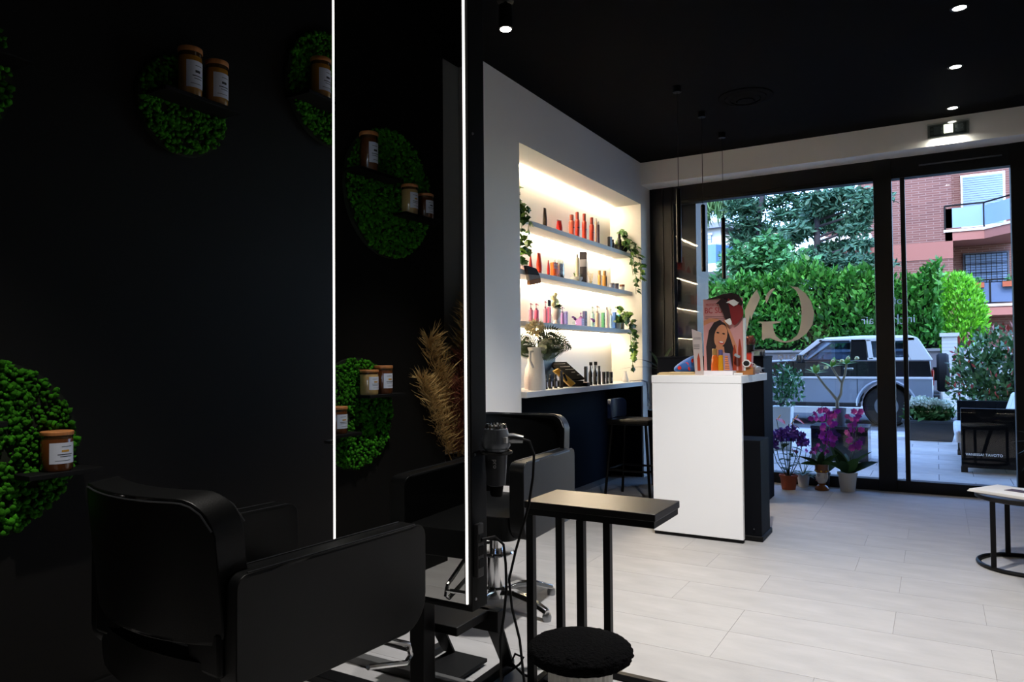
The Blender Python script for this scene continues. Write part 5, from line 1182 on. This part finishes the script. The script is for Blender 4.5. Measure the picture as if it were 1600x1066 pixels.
MB().tube([(-.02, 0, .16), (-.02, 0, .29), (-.08, 0, .37), (-.145, 0, .45), (-.25, 0, .60)], [.022, .02, .017, .015, .013], 10).build('branch', pl, t, smooth=True)
MB().tube([(-.02, 0, .28), (.02, 0, .36), (.035, 0, .50)], [.018, .016, .015], 10).build('branch', pl, t, smooth=True)
MB().tube([(.035, 0, .49), (-.02, 0, .58), (-.075, 0, .68)], [.014, .013, .012], 10).build('branch', pl, t, smooth=True)
MB().tube([(.035, 0, .49), (.07, 0, .60), (.085, 0, .71)], [.014, .013, .012], 10).build('branch', pl, t, smooth=True)
pf_ = leafmesh('leaf', .16, .055, C('plumeria_leaf', (120, 176, 60), .4), droop=.2, n=5, base=.15)
for (x, z, s, nn) in ((-.25, .60, .95, 8), (-.075, .68, 1.0, 6), (.085, .71, .9, 6)):
    for i in range(nn): link('leaf', pf_, t, (x, 0, z), (0, -.35-.25*(i % 4), i*2.4+.4), s)
    for i in range(3): link('flower', petalflower('flower', C('plumeria_white', (236, 222, 206), .6), .03) if (x == -.25 and i == 0) else bpy.data.objects['flower'].data, t, (x+.03*math.cos(i*2), .02*math.sin(i*2), z+.035), (1.0, 0, i), .9)
t = thing('white_planter', 'white square planter with a loose white-flowering shrub outside the window', 'planter', (-1.76, 10.0, -.02))
MB().prism([(-.11, 0), (.11, 0), (.135, .56), (-.135, .56)], -.12, .12, 'y').build('planter_box', C('planter_white', (222, 222, 220), .5), t, bevel=.01)
for i in range(6): MB().tube([(0, 0, .5), (.08*math.cos(i), .08*math.sin(i), .75), (.2*math.cos(i), .18*math.sin(i), 1.05)], .006, 5).build('stem', bark, t)
P = ell(620, (.05, 0, .82), (.25, .2, .32), .3); o = leafcloud('foliage', P, .06, bush_m, t, asp=.5); o['kind'] = 'stuff'
P = ell(60, (.05, -.05, .86), (.26, .2, .32), .8); o = leafcloud('blossoms', P, .04, M['white'], t, asp=.9); o['kind'] = 'stuff'
# ------------------------------------------------------------------ parked off-road car
t = thing('parked_car', 'two-tone black and silver three-door off-road car parked across the street', 'car', (0, 15.15, -.14))
sil = mat('car_silver', (150, 160, 176), .3, metal=.3, coat=.6); blk = mat('car_black', (14, 15, 20), .25, coat=.7); wht = mat('car_white', (238, 240, 244), .3, coat=.5)
tyre = C('tyre', (22, 22, 24), .85); rimm = C('alloy', (150, 154, 160), .35, metal=.7); plast = C('car_plastic', (30, 31, 34), .6)
WX = (-3.47, -.82); WR, WZ = .375, .385
def arch(x, r=.46, n=10): return [(x+r*math.cos(PI-PI*i/n), WZ+r*math.sin(PI-PI*i/n)) for i in range(n+1)]
low = [(-.06, .42), (-.06, .90), (-4.2, .90), (-4.24, .42)]+[(WX[0]-.46, .42)]+[p for p in arch(WX[0]) if p[1] > .42]+[(WX[0]+.46, .42), (WX[1]-.46, .42)]+[p for p in arch(WX[1]) if p[1] > .42]+[(WX[1]+.46, .42)]
MB().prism(low, 0, 1.68, 'y').build('lower_body', sil, t, bevel=.02)
up = [(-.07, .93), (-.10, 1.24), (-2.45, 1.25), (-2.7, 1.235), (-4.05, 1.12), (-4.2, 1.02), (-4.22, .93)]
MB().prism(up, .02, 1.66, 'y').build('upper_body', blk, t, bevel=.02)
MB().prism([(-2.6, 1.25), (-2.7, 1.26), (-4.04, 1.145), (-4.1, 1.10), (-4.0, 1.10), (-2.6, 1.22)], .12, 1.56, 'y').build('bonnet', wht, t, bevel=.01)  # white colour stands for the sky reflected on the bonnet
box(-4.2, -.06, -.012, .0, .895, .935).build('side_trim', wht, t, bevel=.004)
box(-4.2, -.06, 1.68, 1.692, .895, .935).build('side_trim', wht, t, bevel=.004)
MB().prism([(-1.95, 1.63), (-1.85, 1.685), (-1.2, 1.71), (-.42, 1.70), (-.30, 1.66), (-.34, 1.62), (-1.9, 1.60)], .10, 1.58, 'y').build('roof', wht, t, bevel=.02)
for y0, y1 in ((.03, .10), (1.58, 1.65)):
    def pil(P, m_, nm='pillar'): MB().prism(P, y0, y1, 'y').build(nm, m_, t, bevel=.006)
    pil([(-2.5, 1.24), (-2.40, 1.24), (-1.88, 1.63), (-1.98, 1.66)], wht)
    pil([(-1.42, 1.24), (-1.12, 1.24), (-1.14, 1.64), (-1.40, 1.64)], blk)
    pil([(-1.10, 1.26), (-1.02, 1.26), (-1.06, 1.63), (-1.14, 1.63)], wht)
    pil([(-.42, 1.24), (-.06, 1.24), (-.30, 1.66), (-.50, 1.66)], wht)
    pil([(-1.12, 1.24), (-.40, 1.24), (-.40, 1.29), (-1.12, 1.29)], wht, 'window_sill')
    pil([(-1.98, 1.60), (-.34, 1.60), (-.34, 1.66), (-1.94, 1.66)], wht, 'roof_rail')
    MB().prism([(-2.36, 1.25), (-1.42, 1.25), (-1.42, 1.61), (-1.90, 1.61)], (y0+y1)/2-.004, (y0+y1)/2+.004, 'y').build('side_window', M['carglass'], t)
    MB().prism([(-1.02, 1.28), (-.42, 1.28), (-.50, 1.61), (-1.06, 1.61)], (y0+y1)/2-.004, (y0+y1)/2+.004, 'y').build('side_window', M['carglass'], t)
    for a, b in (((-2.36, 1.25), (-1.90, 1.61)), ((-1.90, 1.61), (-1.42, 1.61)), ((-2.36, 1.25), (-1.42, 1.25))):
        MB().tube([(a[0], y0 if y0 < 1 else y1, a[1]), (b[0], y0 if y0 < 1 else y1, b[1])], .016, 6).build('window_seal', plast, t)
MB().add([(-2.42, .1, 1.25), (-2.42, 1.58, 1.25), (-1.92, 1.5, 1.64), (-1.92, .18, 1.64)], [(0, 1, 2, 3)]).build('windscreen', M['carglass'], t)
MB().add([(-.09, .12, 1.25), (-.09, 1.56, 1.25), (-.31, 1.5, 1.64), (-.31, .18, 1.64)], [(0, 3, 2, 1)]).build('rear_window', M['carglass'], t)
for x in (-1.75,):
    for y in (.5, 1.18):
        MB().prism([(x, .95), (x+.5, .95), (x+.62, 1.35), (x+.55, 1.5), (x+.45, 1.5), (x+.4, 1.1), (x, 1.08)], y-.22, y+.22, 'y').build('seat', plast, t, bevel=.02)
MB().tube([(-1.98, .35, 1.28), (-1.95, .5, 1.34), (-1.98, .65, 1.28)], .015, 6).build('steering_wheel', plast, t)
for x in WX:
    for y, s in ((.02, -1), (1.66, 1)):
        w = MB().lathe([(.2, 0), (.2, -.1), (.34, -.1), (WR, -.07), (WR, .07), (.34, .1), (.2, .1), (.2, 0)], 32).build('wheel', tyre, t, loc=(x, y+.10*(-s), WZ), rot=(PI/2, 0, 0), smooth=True)
        MB().lathe([(0, s*-.06), (.2, s*-.06), (.225, s*-.09), (.2, s*-.095), (.12, s*-.07), (.05, s*-.085), (0, s*-.085)], 24).build('rim', rimm, w, smooth=True)
    MB().prism([(x+.42*math.cos(a), WZ+.42*math.sin(a)) for a in [2*PI*i/24 for i in range(24)]], .28, 1.4, 'y').build('wheel_well', M['black_matt'], t)
    for yy in (-.018, 1.68):
        pts = [(x+.49*math.cos(a), yy+.009, WZ+.49*math.sin(a)) for a in [PI*i/14 for i in range(15)]]
        MB().tube(pts, .03, 6).build('arch_flare', sil, t, smooth=True)
MB().prism([(-.28, .40), (.02, .40), (.05, .46), (.05, .62), (-.28, .62)], .02, 1.66, 'y').build('rear_bumper', plast, t, bevel=.02)
MB().prism([(-4.1, .40), (-4.32, .42), (-4.34, .68), (-4.1, .70)], .02, 1.66, 'y').build('front_bumper', plast, t, bevel=.02)
for y in (.03, 1.53):
    tl_ = box(-.09, -.045, y, y+.12, .78, 1.06).build('tail_light', C('lamp_red', (150, 22, 20), .2, coat=.5), t, bevel=.01)
    box(-.1, -.038, y+.005, y+.115, .98, 1.05).build('indicator', C('lamp_amber', (240, 96, 40), .2), tl_)
    box(-4.24, -4.18, y, y+.2, .78, .90).build('headlight', C('lamp_clear', (220, 225, 230), .1), t, bevel=.01)
sw = MB().lathe([(.05, 0), (.05, -.1), (.33, -.1), (.365, -.06), (.365, .06), (.33, .1), (.05, .1), (.05, 0)], 32).build('spare_wheel', tyre, t, loc=(.10, .80, 1.0), rot=(0, PI/2, 0), smooth=True)
MB().lathe([(0, 0), (.16, 0), (.18, .02), (0, .03)], 20).build('rim', rimm, sw, loc=(0, 0, .09))
box(-.06, .02, .72, .88, .85, 1.1).build('spare_bracket', plast, t)
box(-1.52, -1.36, -.03, .0, 1.06, 1.10).build('door_handle', M['chrome'], t, bevel=.006)
for x in (-2.44, -1.30): box(x-.004, x+.004, -.004, .03, .46, 1.22).build('door_seam', M['black_matt'], t)
box(-2.36, -2.24, -.16, .02, 1.20, 1.36).build('door_mirror', blk, t, bevel=.02)
box(-2.95, -1.25, -.03, .1, .36, .44).build('side_step', plast, t, bevel=.01)

# ------------------------------------------------------------------ buildings
brick = bpy.data.materials.new('brick_red'); brick.use_nodes = True; nt = brick.node_tree; P_ = nt.nodes['Principled BSDF']; P_.inputs['Roughness'].default_value = .9
br = nt.nodes.new('ShaderNodeTexBrick'); tcn = nt.nodes.new('ShaderNodeTexCoord'); mpn = nt.nodes.new('ShaderNodeMapping')
mpn.inputs['Rotation'].default_value = (PI/2, 0, 0)
br.inputs['Color1'].default_value = (*s2l((114, 73, 64)), 1); br.inputs['Color2'].default_value = (*s2l((97, 60, 53)), 1); br.inputs['Mortar'].default_value = (*s2l((126, 98, 91)), 1)
br.inputs['Scale'].default_value = 1; br.inputs['Brick Width'].default_value = .5; br.inputs['Row Height'].default_value = .095; br.inputs['Mortar Size'].default_value = .014
nt.links.new(tcn.outputs['Object'], mpn.inputs[0]); nt.links.new(mpn.outputs[0], br.inputs['Vector']); nt.links.new(br.outputs['Color'], P_.inputs['Base Color'])
t = thing('brick_apartment_block', 'red brick apartment block with glass balconies behind the parked car', 'building', (0, 0, 0))
box(-2.75, .65, 34, 44, 0, 15).build('wall', brick, t)
box(.65, 9, 36, 44, 0, 15).build('wall', brick, t)
box(-2.76, .66, 33.97, 34, 5.05, 5.75).build('band_course', C('band_brick', (140, 90, 80), .9), t)
def balcony(x0, xm, x1, y0, y1, yb, z, gl):
    s = MB().prism([(x0, yb), (x0, y0), (xm, y0), (x1, y1), (x1, yb)], z, z+.35, 'z').build('balcony_slab', C('slab_brick', (150, 98, 88), .9), t)
    MB().prism([(x0-.05, yb), (x0-.05, y0-.06), (xm, y0-.06), (x1, y1-.06), (x1, yb)], z+.35, z+.45, 'z').build('slab_edge', C('slab_pale', (208, 198, 190), .9), s)
    r = MB().tube([(x0, y0, z+1.42), (xm, y0, z+1.42), (x1, y1, z+1.42)], .035, 6).build('balcony_railing', M['black_metal'], t)
    for x, y in ((x0, y0), (xm, y0), (x1, y1)): box(x-.03, x+.03, y-.03, y+.03, z+.45, z+1.42).build('post', M['black_metal'], r)
    MB().add([(x0, y0, z+.52), (xm, y0, z+.52), (xm, y0, z+1.3), (x0, y0, z+1.3)], [(0, 1, 2, 3)]).build('glass_panel', gl, r)
    MB().add([(xm, y0, z+.52), (x1, y1, z+.52), (x1, y1, z+1.3), (xm, y0, z+1.3)], [(0, 1, 2, 3)]).build('glass_panel', gl, r)
gl = C('frosted_panel', (120, 146, 184), .3)
balcony(.40, 1.72, 2.75, 34.0, 32.6, 36, 5.75, gl)
balcony(.9, 1.9, 3.2, 34.6, 34.6, 36, 2.75, C('panel_blue', (74, 92, 124), .4))
def window(x0, x1, z0, z1, y, m_, slats, bars=False):
    w = box(x0-.08, x1+.08, y-.06, y+.02, z0-.08, z1+.08).build('window', C('win_frame', (220, 222, 226), .6) if not bars else C('win_dark', (70, 72, 84), .6), t)
    mb = MB(); h = (z1-z0)/slats
    for i in range(slats): mb.box(x0, x1, y-.10, y-.06, z0+h*i+.01, z0+h*(i+1)-.01)
    mb.build('shutter', m_, w)
    if bars:
        for i in range(9): box(x0+(x1-x0)*i/8-.012, x0+(x1-x0)*i/8+.012, y-.2, y-.17, z0, z1).build('bar', M['black_metal'], w)
        for i in range(6): box(x0, x1, y-.2, y-.17, z0+(z1-z0)*i/5-.012, z0+(z1-z0)*i/5+.012).build('bar', M['black_metal'], w)
window(1.10, 2.50, 6.6, 8.66, 36, C('shutter_pale', (120, 142, 170), .6), 22)
window(1.12, 2.58, 3.4, 5.36, 36, C('shutter_pale2', (118, 138, 168), .6), 18, True)
for x in (1.2, 2.3): 
    fb = box(x, x+.5, 34.35, 34.55, 3.85, 4.05).build('flower_box', C('terracotta', (150, 72, 44)), t)
    leafcloud('flower_box_plant', ell(60, (x+.25, 34.45, 4.15), (.25, .08, .12), .3), .12, bush_m, fb)
bs_ = box(-3.9, -2.2, 32.6, 34, 5.85, 6.12).build('balcony_slab', C('slab_pale', (208, 198, 190)), t); box(-3.9, -2.2, 32.62, 32.66, 6.12, 6.9).build('parapet', brick, bs_)
box(-4.6, -2.75, 34.5, 44, 0, 6.0).build('wall', brick, t)
t = thing('balcony_house', 'pale grey apartment house with glass balconies at the far left of the window', 'building', (0, 0, 0))
wallm = C('house_grey', (176, 178, 182), .9)
box(-16, -9.05, 36, 46, 0, 7.9).build('wall', wallm, t)
MB().prism([(-9.05, 36), (-8.0, 37.5), (-8.0, 46), (-9.05, 46)], 0, 7.2, 'z').build('wall', C('house_cream', (196, 186, 168), .9), t)
MB().prism([(-16.2, 35.6), (-9.0, 35.6), (-7.8, 37.2), (-7.8, 46), (-16.2, 46)], 7.5, 7.75, 'z').build('roof', C('roof_grey', (120, 124, 134), .8), t)
for z in (2.2, 5.25):
    s = MB().prism([(-11.2, 34.8), (-9.0, 34.8), (-8.2, 36), (-8.2, 37), (-11.2, 37)], z, z+.4, 'z').build('balcony_slab', C('house_white', (212, 210, 206), .9), t)
    MB().tube([(-11.2, 34.85, z+1.35), (-9.0, 34.85, z+1.35), (-8.2, 36.05, z+1.35)], .03, 6).build('railing', C('house_white', (212, 210, 206)), s)
    MB().add([(-9.9, 34.85, z+.4), (-9.0, 34.85, z+.4), (-9.0, 34.85, z+1.3), (-9.9, 34.85, z+1.3)], [(0, 1, 2, 3)]).build('glass_panel', C('panel_blue2', (76, 118, 150), .2), s)
    MB().add([(-9.0, 34.85, z+.4), (-8.2, 36.05, z+.4), (-8.2, 36.05, z+1.3), (-9.0, 34.85, z+1.3)], [(0, 1, 2, 3)]).build('glass_panel', C('panel_blue2', (76, 118, 150)), s)
for z in (3.2, 6.1):
    for x0, x1 in ((-10.3, -9.5), (-12.4, -11.2)):
        w = box(x0, x1, 35.94, 36.02, z-.5, z+1.1).build('window', C('win_blue', (86, 108, 140), .2), t)
        box(x0-.06, x1+.06, 35.9, 35.96, z+1.1, z+1.2).build('shutter_box', C('house_white', (212, 210, 206)), w)
        for q in range(8): box(x0, x1, 35.90, 35.94, z-.5+.2*q, z-.5+.2*q+.17).build('slat', C('slat_grey', (150, 166, 190), .6), w)
